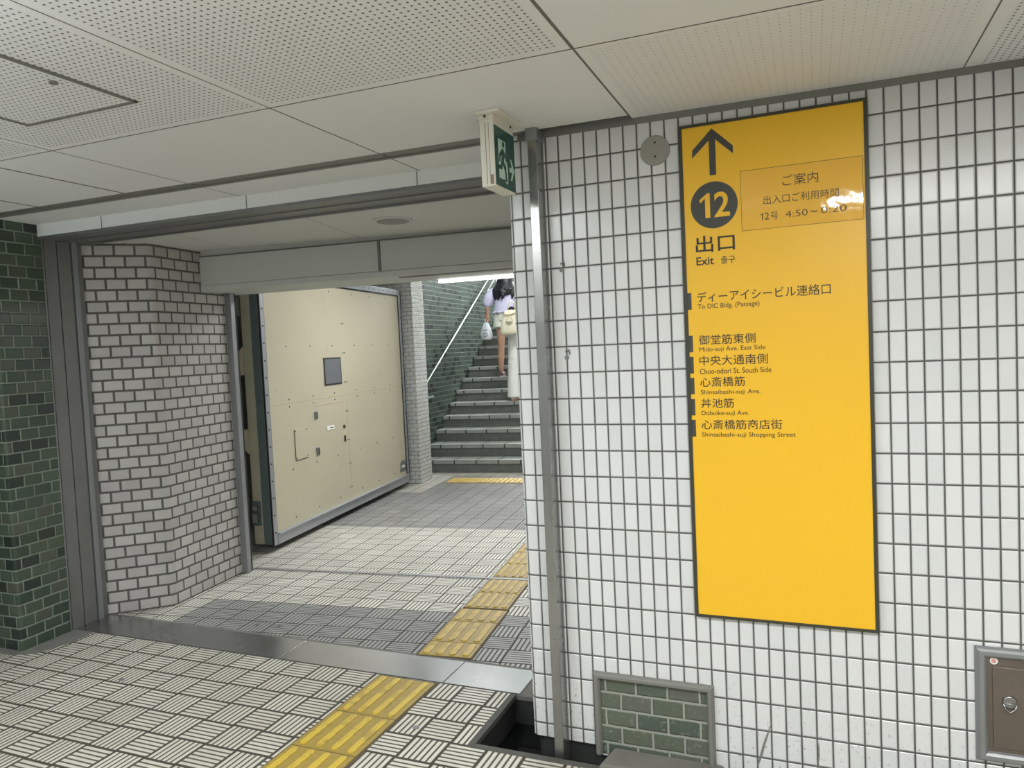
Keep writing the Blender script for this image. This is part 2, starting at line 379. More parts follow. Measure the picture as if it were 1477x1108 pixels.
# ---- drain pit
mb = MB()
zb = -0.16
mb.face([(-0.385, -0.105, zb), (0.165, -0.105, zb), (0.165, 0.03, zb), (-0.385, 0.03, zb)]); mb.face([(-0.385, 0.03, zb), (-0.16, 0.03, zb), (-0.16, 0.345, zb), (-0.385, 0.345, zb)])
for a_, b_ in (((-0.385, 0.345), (-0.385, -0.105)), ((-0.385, -0.105), (0.165, -0.105)), ((0.165, -0.105), (0.165, 0.03)), ((-0.16, 0.345), (-0.385, 0.345))): mb.wall([a_, b_], zb, 0.0)
mb.wall([(0.17, 0.018), (-0.125, 0.018), (-0.15, 0.045), (-0.15, 0.36)], zb, 0.03)
struct(obj('floor_pit', mb, 'concrete_dark'), 'dark open drain pit around the foot of the white wall corner', 'pit')
mb = MB(); mb.face([(-0.38, -0.1, zb+.03), (0.16, -0.1, zb+.03), (0.16, 0.02, zb+.03), (-0.38, 0.02, zb+.03)]); mb.face([(-0.38, 0.02, zb+.03), (-0.15, 0.02, zb+.03), (-0.15, 0.34, zb+.03), (-0.38, 0.34, zb+.03)])
tag(obj('water', mb, 'water'), 'dark glinting water standing at the bottom of the drain pit', 'water', kind='stuff')
mb = MB()
mb.box(-0.405, -0.375, -0.125, 0.345, -0.02, 0.003); mb.box(-0.375, 0.30, -0.125, -0.095, -0.02, 0.003)
struct(obj('trim_1', mb, 'concrete_rim', bevel=.002), 'rough concrete rim edging the drain pit', 'concrete rim')
mb = MB()
mb.prism([(0.14, -0.135, 0), (0.60, -0.12, 0), (0.57, -0.006, 0), (0.165, -0.006, 0)], (0.012, 0.004, 0.03))
tag(obj('concrete_slab', mb, 'concrete', bevel=.006), 'rough grey concrete slab on the floor below the framed green brick panel', 'slab')
mb = MB(); mb.box(0.60, 3.5, -0.05, 0.0, -0.01, 0.006)
struct(obj('baseboard_right', mb, 'concrete'), 'worn concrete strip along the foot of the white tiled wall', 'skirting')
mb = MB()
mb.prism([(-3.255, -0.03, 0), (-3.15, 0.02, 0), (-3.10, 0.2, 0), (-3.12, 0.345, 0), (-3.33, 0.345, 0), (-3.33, 0, 0)], (0, 0, 0.004))
mb.prism([(-5, -0.09, 0), (-3.6, -0.06, 0), (-3.25, -0.035, 0), (-3.25, 0.0, 0), (-5, 0.0, 0)], (0, 0, 0.012))
struct(obj('baseboard_left', mb, 'concrete'), 'smeared grey mortar along the foot of the green tiled pillar', 'skirting')

# ---- right white wall with rounded end
mb = MB()
arc = [(-0.135 - 0.03*math.sin(t), 0.03 - 0.03*math.cos(t)) for t in [i*math.pi/2/6 for i in range(7)]]
path = [(3.5, 0.0), (-0.135, 0.0)] + arc[1:] + [(-0.165, 0.36)]
u = 3.5
for a_, b_ in zip(path[:-1], path[1:]):
    L = math.hypot(b_[0]-a_[0], b_[1]-a_[1]); z0 = 0.0 if a_[0] > 1 else 0.0
    segs = [(a_, b_, u, u-L)]
    if a_[0] > 3: segs = [((3.5, 0), (0.125, 0), 3.5, .125, -0.01), ((0.125, 0), (-0.135, 0), .125, -.135, 0.027)]
    for sgm in segs:
        z0 = sgm[4] if len(sgm) > 4 else 0.027
        (ax, ay), (bx, by), ua, ub = sgm[:4]
        mb.face([(bx, by, z0), (ax, ay, z0), (ax, ay, 2.6), (bx, by, 2.6)], [(ub, z0-2.38), (ua, z0-2.38), (ua, .22), (ub, .22)], 0, a_[0] < 1)
    u -= L
struct(obj('wall_right', mb, 'white_tile'), 'white vertical tile wall with dark joints and a rounded end', 'wall')
mb = MB(); 
mb.face([(3.5, -0.006, zc(3.5)-.024), (-0.11, -0.006, zc(-.11)-.022), (-0.11, -0.006, 2.45), (3.5, -0.006, 2.45)][::-1])
mb.face([(3.5, -0.006, zc(3.5)-.024), (3.5, 0, zc(3.5)-.024), (-0.11, 0, zc(-.11)-.022), (-0.11, -0.006, zc(-.11)-.022)])
struct(obj('trim_2', mb, 'trim'), 'thin grey trim strip along the top of the white tiled wall', 'trim')
for (px, pz) in ((0.045, 1.872), (0.05, 1.538)):
    mb = MB(); mb.tube([(px, -0.004, pz), (px, 0.002, pz)], 0.009, 10); mb.tube([(px-.004, -0.003, pz+.022), (px+.01, -0.003, pz+.03), (px+.012, -0.003, pz+.012)], 0.003, 6)
    tag(obj('wall_plug', mb, 'trim'), 'small filled screw hole in the white tiles, ' + ('upper of the two beside the steel post' if pz > 1.7 else 'lower of the two beside the steel post'), 'wall plug', 'filled holes in the white wall')

MAT['scuff'] = plain('grey rubber scuff', srgb(122, 122, 118), 0.7, 0, 0.3, 60)
for pts, lb in (((( .748, .205, .001), (.735, .165, .0035), (.722, .125, .0045), (.712, .085, .0045), (.700, .050, .002)), 'long slanting grey scuff mark low on the white tiles below the yellow board'), (((.905, .165, .001), (.904, .135, .0025), (.905, .105, .001)), 'short upright grey scuff mark low on the white tiles')):
    mb = MB(); L_ = [(x-w, -.0006, z) for x, z, w in pts]; R_ = [(x+w, -.0006, z) for x, z, w in pts]
    mb.face(L_[::-1]+R_)
    tag(obj('scuff_mark', mb, 'scuff'), lb, 'scuff mark', 'scuff marks on the white wall', 'structure')

# ---- left green pillar
mb = MB()
ac = [(-3.265+0.02*math.sin(t), 0.02-0.02*math.cos(t)) for t in [i*math.pi/2/5 for i in range(6)]]
mb.wall([(-5.0, 0.0)] + ac + [(-3.262, 0.31)], -0.02, 2.6, 0.03, 0.005)
struct(obj('wall_left', mb, 'green_tile'), 'dark green glazed brick tile pillar at the far left', 'wall')

# ---- passage left brick wall with obtuse corner
A_ = (-3.317, .581); B_ = (-3.008, .857)
E_ = P(-2.882, 1.885)[:2]
def rc(a, b, c, r, n=5):     # rounded corner in a path
    a, b, c = Vector(a), Vector(b), Vector(c); p = b+(a-b).normalized()*r; q = b+(c-b).normalized()*r
    return [tuple((1-t)**2*p+2*t*(1-t)*b+t*t*q) for t in [i/n for i in range(n+1)]]
bp = [(-3.42, .60)] + rc((-3.42, .60), A_, B_, .03) + rc(A_, B_, E_, .03) + [tuple(E_)]
mb = MB(); mb.wall(bp, -0.02, 2.6, 0.05, 0.0)
for i in range(len(mb.smooth)): mb.smooth[i] = False
struct(obj('wall_passage_left', mb, 'brick'), 'pale grey brick tile wall with an obtuse corner beside the steel guide post', 'wall')
mb = MB(); mb.wall([tuple(P(-2.882, 1.95)[:2]), tuple(P(-3.32, 1.95)[:2]), tuple(P(-3.36, 5.43)[:2])], -0.02, 2.7)
struct(obj('wall_recess', mb, 'recess'), 'dim grey plaster recess behind the cream flood door', 'wall')
mb = MB(); mb.wall([tuple(P(-3.40, 5.43)[:2]), tuple(P(-2.925, 5.43)[:2]), tuple(P(-2.925, 5.78)[:2]), tuple(P(-3.26, 5.78)[:2])], -0.02, 2.7)
struct(obj('pillar', mb, 'small_tile'), 'slim pillar of small pale tiles between the flood door and the stairs', 'pillar')
mb = MB(); mb.wall([tuple(P(-3.25, 5.7)[:2]), tuple(P(-3.25, 14.5)[:2])], -0.02, 7.0, 0.0)
struct(obj('wall_stair_left', mb, 'green_stair'), 'green brick tile wall beside the staircase', 'wall')
mb = MB(); mb.wall([(-0.15, 0.35), tuple(P(-0.10, 0.5)[:2]), tuple(P(-0.12, 6.2)[:2]), tuple(P(-0.12, 14.5)[:2])][::-1], -0.02, 7.0)
struct(obj('wall_passage_right', mb, 'white_tile'), 'white tiled passage wall hidden behind the rounded wall end', 'wall')

# ---- ceilings
mb = MB()
def cf(x0, x1, y0, y1, mi=0, ou=0.0, ov=0.0):
    mb.face([(x0, y1, zc(x0)), (x1, y1, zc(x1)), (x1, y0, zc(x1)), (x0, y0, zc(x0))], [(x0-ou, y1-ov), (x1-ou, y1-ov), (x1-ou, y0-ov), (x0-ou, y0-ov)], mi)
YJ = -0.705; g_ = 0.028
cf(-5, 0.335, YJ, -0.045); cf(-5, 0.335, 0.04, 0.30)
cf(0.335, 3.5, YJ-3*1.1, YJ, 0) if False else None
def perf(x0, x1, y0, y1, mi, g1, g2):
    cf(x0, x0+g1, y0, y1); cf(x1-g1, x1, y0, y1); cf(x0+g1, x1-g1, y0, y0+g2); cf(x0+g1, x1-g1, y1-g2, y1)
    cf(x0+g1, x1-g1, y0+g2, y1-g2, mi, x0+g1, y1-g2)
for k in range(5): perf(0.335-1.037*(k+1), 0.335-1.037*k, -6, YJ, 1, .032, .030)
cf(-6, 0.335-1.037*5, -6, YJ)
perf(0.335, 1.372, YJ, 0.05, 2, .03, .02); perf(1.372, 3.5, YJ, 0.05, 1, .04, .02)
cf(0.335, 3.5, -6, YJ)
struct(obj('ceiling', mb, ['ceiling', 'ceiling_perf', 'ceiling_fine']), 'cream ceiling of plain and perforated boards above the near concourse', 'ceiling')
mb = MB(); mb.face([(-6, 0.6, 2.62), (3.6, 0.6, 2.62), (3.6, -6.1, 2.62), (-6, -6.1, 2.62)])  # unseen dark sheet added over the boards against light leaks
struct(obj('ceiling_light_block', mb, 'dark_gap'), 'added dark sheet above the near ceiling boards, blocking stray light', 'ceiling')
mb = MB()
def jn(x0, y0, x1, y1, w, d=0.0012):
    dx, dy = x1-x0, y1-y0; L = math.hypot(dx, dy); nx, ny = -dy/L*w/2, dx/L*w/2
    pts = [(x0+nx, y0+ny), (x1+nx, y1+ny), (x1-nx, y1-ny), (x0-nx, y0-ny)]
    mb.prism([(x, y, zc(x)-d) for x, y in pts], (0, 0, 0.004))
jn(-5, YJ, 3.4, YJ, .004); jn(.335, YJ, .335, 0.0, .006); jn(.335, -3, .335, YJ, .009); jn(1.372, -3, 1.372, 0, .004)
jn(-.702, YJ, -.702, .29, .004); jn(-1.74, YJ, -1.74, .29, .002); jn(-.702, -3, -.702, YJ, .002)
jn(-2.145, YJ, -2.145, -.045, .011); jn(-2.765, YJ, -2.765, -.045, .011); jn(-1.739, -3, -1.739, YJ, .002)
struct(obj('ceiling_joints', mb, 'joint'), 'dark hairline joints between the ceiling boards', 'ceiling joints')
# shutter slot in the ceiling
mb = MB()
def zbox(mb, x0, x1, y0, y1, za, zb_):      # box following the tilt of the near ceiling
    vs = [(x, y, zc(x)+dz) for dz in (za, zb_) for x, y in ((x0, y0), (x1, y0), (x1, y1), (x0, y1))]
    mb.solid(vs, [(3, 2, 1, 0), (4, 5, 6, 7), (0, 1, 5, 4), (1, 2, 6, 5), (2, 3, 7, 6), (3, 0, 4, 7)])
X1 = -0.06
zbox(mb, -4.2, X1, -.050, -.032, -.002, .05); zbox(mb, -4.2, X1, .027, .045, -.002, .05); zbox(mb, -4.2, X1, -.022, .018, .002, .05)
struct(obj('trim_3', mb, 'trim'), 'grey steel channel of the shutter slot running across the ceiling', 'trim')
mb = MB(); zbox(mb, -4.2, X1, -.04, .035, .02, .06)
struct(obj('trim_4', mb, 'dark_gap'), 'dark inside of the shutter slot in the ceiling', 'trim')
# fascia and steel soffit of the opening
def zs(x): return 2.334 - 0.0095*(x+0.40)
mb = MB()
def sbox(mb, x0, x1, y0, y1, f0, f1):
    vs = [(x, y, f(x)) for f in (f0, f1) for x, y in ((x0, y0), (x1, y0), (x1, y1), (x0, y1))]
    mb.solid(vs, [(3, 2, 1, 0), (4, 5, 6, 7), (0, 1, 5, 4), (1, 2, 6, 5), (2, 3, 7, 6), (3, 0, 4, 7)])
sbox(mb, -3.31, -0.13, .290, .60, lambda x: zs(x)+.006, lambda x: 2.6)
sbox(mb, -5.0, -3.31, .0, .60, lambda x: 2.45, lambda x: 2.6)
struct(obj('lintel', mb, 'ceiling'), 'cream lintel fascia above the opening to the passage', 'lintel')
mb = MB()
for x in (-.72, -1.703, -2.73): sbox(mb, x-.002, x+.002, .2885, .292, lambda x: zs(x)+.004, lambda x: zc(x))
struct(obj('lintel_joints', mb, 'joint'), 'short vertical joints in the cream lintel fascia', 'joints')
mb = MB()
sbox(mb, -3.30, -0.13, .292, .592, zs, lambda x: zs(x)+.008)
sbox(mb, -3.30, -0.13, .288, .306, lambda x: zs(x)-.010, zs); sbox(mb, -3.30, -0.13, .578, .596, lambda x: zs(x)-.010, zs); sbox(mb, -3.30, -0.13, .44, .455, lambda x: zs(x)-.006, zs)
struct(obj('trim_5', mb, 'steel_dark'), 'dark steel shutter soffit over the opening', 'trim')
# passage ceiling
mb = MB()
def pc(u0, u1, v0, v1, f):
    pts = [P(u0, v1), P(u1, v1), P(u1, v0), P(u0, v0)]; mb.face([(p.x, p.y, f(p.x)) for p in pts])
pa, pb = P(0.1, 1.70), P(-3.5, 1.70)
mb.face([(x, y, zp(x)) for x, y in ((pb.x, pb.y), (pa.x, pa.y), (pa.x, .585), (pb.x, .585))])
# seams
struct(obj('ceiling_passage', mb, 'passage_ceil'), 'grey white passage ceiling between the steel soffit and the beam', 'ceiling')
mb = MB()
for (xa, ya, xb, yb) in ((-1.62, .6, -1.80, 1.45), (-2.6, .6, -2.75, 1.4)):
    mb.face([(xa, ya, zp(xa)-.001), (xa+.004, ya, zp(xa)-.001), (xb+.004, yb, zp(xb)-.001), (xb, yb, zp(xb)-.001)])
struct(obj('ceiling_passage_joints', mb, 'joint'), 'faint joints in the passage ceiling', 'ceiling joints')
# beam and soffit with the lamp
VB, VE = 1.66, 2.085
mb = MB()
mb.box(-3.0, -0.1, VB, VE, 2.088, 2.7, P)
struct(obj('beam', mb, 'beam', bevel=.004), 'grey white boxed beam across the passage', 'beam')
t = thing('beam_access_panel', P(-2.2, VB, 2.12), 'long flat access panel on the left half of the grey boxed beam', 'access panel')
mb = MB(); mb.box(-2.89, -1.515, VB-.014, VB-.001, 2.128, 2.325, P); obj('panel', mb, 'beam', t, bevel=.003)
mb = MB(); mb.box(-1.509, -1.50, VB-.010, VB-.001, 2.128, 2.325, P); mb.box(-2.89, -.11, VB-.016, VB-.001, 2.327, 2.333, P); obj('edge_strip', mb, 'trim', t)
mb = MB(); mb.box(-1.495, -.11, VB-.008, VB-.0005, 2.128, 2.325, P); mb.box(-2.89, -.11, VB-.014, VB+.02, 2.089, 2.126, P)
struct(obj('beam_board', mb, 'beam', bevel=.002), 'plain board on the right half of the grey boxed beam', 'beam board')
mb = MB(); mb.box(-1.40, -.5, VB+.04, VB+.10, 2.0835, 2.089, P)  # solid grey strip, its colour stands in for the shade of a recess
struct(obj('trim_recess_shade', mb, 'trim'), 'grey strip imitating a shaded recess under the grey boxed beam', 'trim')
# tall space over the stair foot and stairwell shell
mb = MB()
mb.face([P(-3.5, VE, 2.78), P(-3.5, 5.85, 2.78), P(0, 5.85, 2.78), P(0, VE, 2.78)]); mb.face([P(-3.5, 5.85, 2.78), P(-3.5, 5.85, 4.6), P(0, 5.85, 4.6), P(0, 5.85, 2.78)])
mb.face([P(-3.5, 5.85, 4.6), P(-3.5, 14.5, 8.6), P(0, 14.5, 8.6), P(0, 5.85, 4.6)])
struct(obj('ceiling_stair', mb, 'passage_ceil'), 'grey ceiling over the stair foot and stairwell', 'ceiling')

# ---- staircase
NS, RI, TR = 24, .165, .30
mb = MB()
for k in range(1, NS+1):
    v0 = 6.17+(k-1)*TR; z1 = k*RI; z0 = z1-RI
    mb.box(-3.25, -.12, v0+.022, v0+TR+.03, z0-.02, z1-.035, P, 1)
    x = -3.25; off = 0.15*(k % 2)
    cuts = [-3.25]
    q = -3.25+.14+.05*math.sin(k)
    while q < -.15: cuts.append(q); q += .30
    cuts.append(-.12)
    for c0, c1 in zip(cuts[:-1], cuts[1:]):
        mb.box(c0+.009, c1-.009, v0, v0+.145, z1-.048, z1, P, 0)
        mb.box(c0+.009, c1-.009, v0+.154, v0+TR+.01, z1-.034, z1, P, 0)
        mb.box(c0-.009, c0+.009, v0+.002, v0+TR, z1-.050, z1-.003, P, 2)
struct(obj('stairs', mb, ['stair_tread', 'stair_riser', 'concrete_dark']), 'grey stone staircase climbing away beside the green tiled wall', 'stairs')
# near room shell behind the camera
mb = MB(); mb.wall([(3.4, 0.0), (3.4, -6)], -.02, 2.6); mb.wall([(3.4, -6), (-5, -6)], -.02, 2.6)
struct(obj('wall_back', mb, 'white_tile'), 'white tiled walls of the concourse behind the viewpoint', 'wall')
mb = MB(); mb.wall([(-5, -6), (-5, 0.02)], -.02, 2.6)
struct(obj('wall_concourse_left', mb, 'green_tile'), 'green tiled wall at the far end of the concourse', 'wall')

# ================================================================== THRESHOLD, STRIPS, TACTILE PAVING
seams = [-3.28, -2.745, -1.738, -0.759, -0.36]
lab = ['short steel threshold plate against the left guide post', 'long steel threshold plate left of the open gap seam', 'long steel threshold plate in front of the yellow tactile path', 'short shiny steel threshold plate beside the drain pit']
for i in range(4):
    a_, b_ = seams[i]+(.004 if i else 0), seams[i+1]-(.004 if i == 1 else .0012)
    mb = MB(); mb.prism([(a_, .350, -.01), (b_, .350, -.01), (b_, .592, -.01), (a_, .592, -.01)], (0, 0, .0135))
    tag(obj('threshold_plate', mb, 'steel_floor', bevel=.0015), lab[i], 'floor plate', 'steel threshold plates')
mb = MB(); mb.box(-3.33, .2, .335, .62, -.02, -.0005)
mb2 = MB(); mb2.prism([(-3.33, .338, -.02), (-.14, .338, -.02), (-.14, .62, -.02), (-3.33, .62, -.02)], (0, 0, .0195))
struct(obj('floor_bed', mb2, 'concrete'), 'worn concrete bed around the steel threshold plates', 'floor')
mb = MB(); mb.box(-2.86, -.14, 1.99, 2.022, -.01, .003, P)
tag(obj('floor_guide_strip', mb, 'steel_dull'), 'thin grey steel guide strip set across the passage floor', 'floor strip')

def stadium(x0, x1, y0, y1, z0, h, ins, T, mbx, n=6):
    # raised bar with rounded ends and sloped sides
    w = (x1-x0)/2; cx = (x0+x1)/2
    def ring(k, z):
        r = w-k; pts = []
        for i in range(n+1):
            t = math.pi*i/n; pts.append(T(cx+r*math.cos(t), y1-w+r*math.sin(t), z))
        for i in range(n+1):
            t = math.pi+math.pi*i/n; pts.append(T(cx+r*math.cos(t), y0+w+r*math.sin(t), z))
        return pts
    mbx.loft([ring(0, z0), ring(ins*.3, z0+h*.7), ring(ins, z0+h)], True, smooth=False)
def tactile(name, T, u0, u1, blocks, nb, bw, label, mat='tactile', rounded=True):
    c = T((u0+u1)/2, (blocks[0][0]+blocks[-1][1])/2, 0)
    t = thing(name, c, label, 'tactile paving')
    mb = MB(); mb.box(u0-.008, u1+.012, blocks[0][0]-.006, blocks[-1][1]+.006, -.01, .0012, T); obj('bedding', mb, 'tactile_gap', t)
    for (a_, b_) in blocks:
        mb = MB(); mb.box(u0, u1, a_+.003, b_-.003, -.008, .004, T)
        p = obj('block', mb, 'tactile_base', t, bevel=.0015)
        mb = MB(); step = (u1-u0)/nb
        for k in range(nb):
            xc = u0+step*(k+.5)
            stadium(xc-bw/2, xc+bw/2, a_+.012, b_-.012, .0035, .0065, .005, T, mb)
        obj('bars', mb, mat, p)
I = lambda x, y, z: Vector((x, y, z))
tactile('tactile_strip', I, -1.10, -.79, [(-.93, -.63), (-.63, -.33), (-.33, -.03), (-.03, .335)], 4, .034, 'bright yellow tactile path in front of the steel threshold plate')
tactile('tactile_strip', P, -.965, -.672, [(.72, .90), (.90, 1.20), (1.20, 1.405)], 4, .040, 'worn yellow tactile path just behind the steel threshold plate', 'tactile_old')
tactile('tactile_strip', P, -.958, -.680, [(1.425, 1.70), (1.70, 1.975)], 5, .030, 'faded yellow tactile path just before the thin floor strip', 'tactile_old')
tactile('tactile_strip', P, -.955, -.680, [(2.03, 2.33), (2.33, 2.63), (2.63, 2.93)], 5, .030, 'yellow tactile path beyond the thin floor strip, cut off by the white wall end', 'tactile_old')
t = thing('tactile_strip', P(-1.7, 5.63, 0), 'yellow warning tactile band at the foot of the stairs', 'tactile paving')
mb = MB(); mb.box(-2.64, -.6, 5.48, 5.78, -.01, .004, P); obj('block', mb, 'tactile_base', t)
mb = MB(); nx, ny = 34*4, 5*4
vs = [P(-2.64+.015*i, 5.48+.015*j, .0045+(.006 if i % 4 in (1, 2, 3) and j % 4 in (1, 2, 3) and (i % 4 == 2 or j % 4 == 2) else 0)) for j in range(ny+1) for i in range(nx+1)]
mb.solid(vs, [(j*(nx+1)+i, j*(nx+1)+i+1, (j+1)*(nx+1)+i+1, (j+1)*(nx+1)+i) for j in range(ny) for i in range(nx)])
obj('studs', mb, 'tactile_old', t)
for i, (x, y, l) in enumerate(((-2.359, -.087, 'small dark floor stud in the beige tiles left of the yellow path'), (-.673, -.055, 'small round floor stud right of the yellow tactile path'), (-2.206, .725, 'left one of two floor studs behind the steel threshold'), (-2.055, .744, 'right one of two floor studs behind the steel threshold'))):
    mb = MB(); mb.tube([(x, y, -.004), (x, y, .004)], .014, 12); mb.tube([(x, y, .0), (x, y, .006)], .006, 8)
    tag(obj('floor_stud', mb, 'steel_dark'), l, 'floor stud', 'floor studs')

# ================================================================== STEEL POSTS
t = thing('steel_post', (-.027, -.035, -.03), 'tall stainless steel square post standing against the white tiled wall', 'post')
mb = MB(); mb.box(-.045, -.008, -.076, -.0005, -.05, zc(0)-.001); obj('post', mb, 'steel', t, bevel=.0025)
mb = MB(); mb.box(-.050, -.004, -.080, -.0005, zc(0)-.045, zc(0)); obj('top_cap', mb, 'steel_dull', t, bevel=.003)

t = thing('shutter_guide_post', (-3.32, .44, 0), 'wide dark steel shutter guide post between the green pillar and the brick wall', 'guide post')
mb = MB(); mb.box(-3.46, -3.296, .305, .592, 0, 2.40); obj('body', mb, 'steel_dark', t)
for (y0, y1, x1, nm) in ((.302, .332, -3.278, 'edge_strip'), (.340, .418, -3.284, 'face_plate'), (.424, .508, -3.284, 'face_plate'), (.514, .548, -3.276, 'edge_strip'), (.556, .590, -3.300, 'edge_strip')):
    mb = MB(); mb.box(-3.30, x1, y0, y1, 0.0, 2.37); obj(nm, mb, 'steel_dull' if nm == 'edge_strip' else 'steel_dark', t, bevel=.002)
t = thing('guide_jamb', P(-2.86, 1.92, 0), 'narrow grey steel jamb at the far end of the brick wall', 'jamb')
mb = MB(); mb.box(-2.888, -2.832, 1.886, 1.93, 0, 2.10, P); obj('jamb', mb, 'steel_dull', t, bevel=.003)
mb = MB(); mb.box(-2.878, -2.842, 1.93, 1.96, 0, 2.10, P); obj('groove', mb, 'dark_gap', t)

# ================================================================== INFORMATION BOARD
def text_mesh(s, bold=0.0):
    cu = bpy.data.curves.new('lettering', 'FONT'); cu.body = s; cu.size = 1.0; cu.offset = bold; cu.resolution_u = 4
    o = bpy.data.objects.new('lettering_source', cu); COL.objects.link(o)
    dg = bpy.context.evaluated_depsgraph_get(); dg.update()
    me = bpy.data.meshes.new_from_object(o.evaluated_get(dg)); bpy.data.objects.remove(o)
    return me
def lettering(s, x0, x1, z0, z1, y, mat, parent, bold=0.0, name='lettering', fx=None):
    """letters fitted into x0..x1, z0..z1 on a vertical plane facing -Y"""
    me = text_mesh(s, bold); vs = [v.co.copy() for v in me.vertices]; fs = [tuple(p.vertices) for p in me.polygons]
    bpy.data.meshes.remove(me)
    xa = min(v.x for v in vs); xb = max(v.x for v in vs); ya = min(v.y for v in vs); yb = max(v.y for v in vs)
    sx = (x1-x0)/(xb-xa); sz = (z1-z0)/(yb-ya)
    mb = MB(); pts = []
    for v in vs:
        px, pz = x0+(v.x-xa)*sx, z0+(v.y-ya)*sz
        pts.append(fx(px, pz) if fx else Vector((px, y, pz)))
    mb.solid(pts, fs)
    return obj(name, mb, mat, parent)

t = thing('information_board', (.803, -.008, .578), 'tall yellow station exit board with black arrow and number 12 on the white wall', 'sign board')
BX0, BX1, BZ0, BZ1 = .503, 1.102, .580, 2.334
mb = MB(); mb.box(BX0+.008, BX1-.008, -.0135, -.001, BZ0+.008, BZ1-.008); obj('face_panel', mb, 'board_yellow', t)
mb = MB(); w = .010
mb.box(BX0, BX0+w, -.016, -.0005, BZ0, BZ1); mb.box(BX1-w-.002, BX1, -.016, -.0005, BZ0, BZ1); mb.box(BX0+w, BX1-w-.002, -.016, -.0005, BZ0, BZ0+w); mb.box(BX0+w, BX1-w-.002, -.016, -.0005, BZ1-w, BZ1)
obj('frame', mb, 'board_frame', t)
YF = -.0142
ar = [(.615, 2.311), (.684, 2.243), (.684, 2.216), (.626, 2.272), (.626, 2.151), (.604, 2.151), (.604, 2.271), (.546, 2.217), (.547, 2.244)]
mb = MB(); mb.prism([(x, YF, z) for x, z in ar], (0, .0006, 0)); obj('arrow', mb, 'ink_grey', t)
mb = MB(); mb.prism([(.6148+.0795*math.cos(i*math.pi/32), YF, 2.0485+.0805*math.sin(i*math.pi/32)) for i in range(64)], (0, .0006, 0)); dsc = obj('number_disc', mb, 'ink_grey', t)
def one(x0, x1, z0, z1, w, y, mat, parent, name='lettering'):      # a figure one with its flag
    h = z1-z0; f = h*.20
    pts = [(x0, z1-f*1.25), (x1-w*.55, z1), (x1, z1), (x1, z0), (x1-w, z0), (x1-w, z1-f*.95), (x0+w*.22, z1-f*1.25-w*.62)]
    mb = MB(); mb.prism([(x, y, z) for x, z in pts], (0, .0004, 0)); return obj(name, mb, mat, parent)
one(.5655, .6015, 2.0055, 2.0905, .0165, YF-.0006, 'board_yellow', dsc, 'numeral')
lettering('2', .6155, .6675, 2.0055, 2.0915, YF-.0006, 'board_yellow', dsc, .018, 'numeral')
lettering('出口', .548, .6805, 1.887, 1.945, YF, 'ink', t, .012)
lettering('Exit', .5485, .6085, 1.8435, 1.872, YF, 'ink', t, .012)
lettering('출구', .632, .680, 1.8425, 1.8695, YF, 'ink', t, .004)
lines = [('ディーアイシービル連絡口', .546, .980, 1.713, 1.750, 'To DIC Bldg. (Passage)', .548, .755, 1.6855, 1.7075),
         ('御堂筋東側', .547, .7385, 1.563, 1.598, 'Mido-suji Ave. East Side', .548, .770, 1.535, 1.5555),
         ('中央大通南側', .547, .7765, 1.490, 1.525, 'Chuo-odori St. South Side', .547, .787, 1.460, 1.479),
         ('心斎橋筋', .547, .699, 1.414, 1.449, 'Shinsaibashi-suji Ave.', .548, .749, 1.3835, 1.4035),
         ('丼池筋', .547, .660, 1.339, 1.373, 'Dobuike-suji Ave.', .548, .710, 1.3085, 1.329),
         ('心斎橋筋商店街', .547, .817, 1.2625, 1.297, 'Shinsaibashi-suji Shopping Street', .547, .859, 1.232, 1.2525)]
for (j, a_, b_, c_, d_, e_, f_, g2, h_, i_) in lines:
    lettering(j, a_, b_, c_, d_, YF, 'ink', t, .004); lettering(e_, f_, g2, h_, i_, YF, 'ink', t, 0.0 if e_[0] == 'M' else .003)
for (za, zb_) in ((1.749, 1.690), (1.598, 1.539), (1.523, 1.463), (1.448, 1.389), (1.372, 1.313), (1.297, 1.237)):
    mb = MB(); mb.box(.512, .5265, YF, YF+.0006, zb_, za); obj('marker_tab', mb, 'ink_grey', t)
mb = MB(); mb.box(.705, 1.085, YF, YF+.0007, 1.948, 2.152); nt = obj('notice', mb, 'notice_yellow', t)
mb = MB(); b = .0013; Y0 = YF-.0004
for (x0, x1, z0, z1) in ((.705, .705+b, 1.948, 2.152), (1.085-b, 1.085, 1.948, 2.152), (.705, 1.085, 1.948, 1.948+b), (.705, 1.085, 2.152-b, 2.152)): mb.box(x0, x1, Y0, Y0+.0004, z0, z1)
obj('border', mb, 'ink_rim', nt)
Y1 = YF-.0005
lettering('ご案内', .840, .951, 2.084, 2.1205, Y1, 'ink', nt, -.004)
lettering('出入口ご利用時間', .778, 1.012, 2.0295, 2.0585, Y1, 'ink', nt, -.004)
one(.767, .775, 1.979, 2.0015, .0028, Y1, 'ink', nt); lettering('2', .780, .795, 1.979, 2.002, Y1, 'ink', nt, -.004); lettering('号', .799, .824, 1.9765, 2.0025, Y1, 'ink', nt, -.004)
lettering('4:50', .847, .916, 1.979, 2.0005, Y1, 'ink', nt, -.008)
lettering('~', .925, .946, 1.9865, 1.9935, Y1, 'ink', nt, -.004)
lettering('0:20', .957, 1.034, 1.980, 2.0015, Y1, 'ink', nt, -.008)

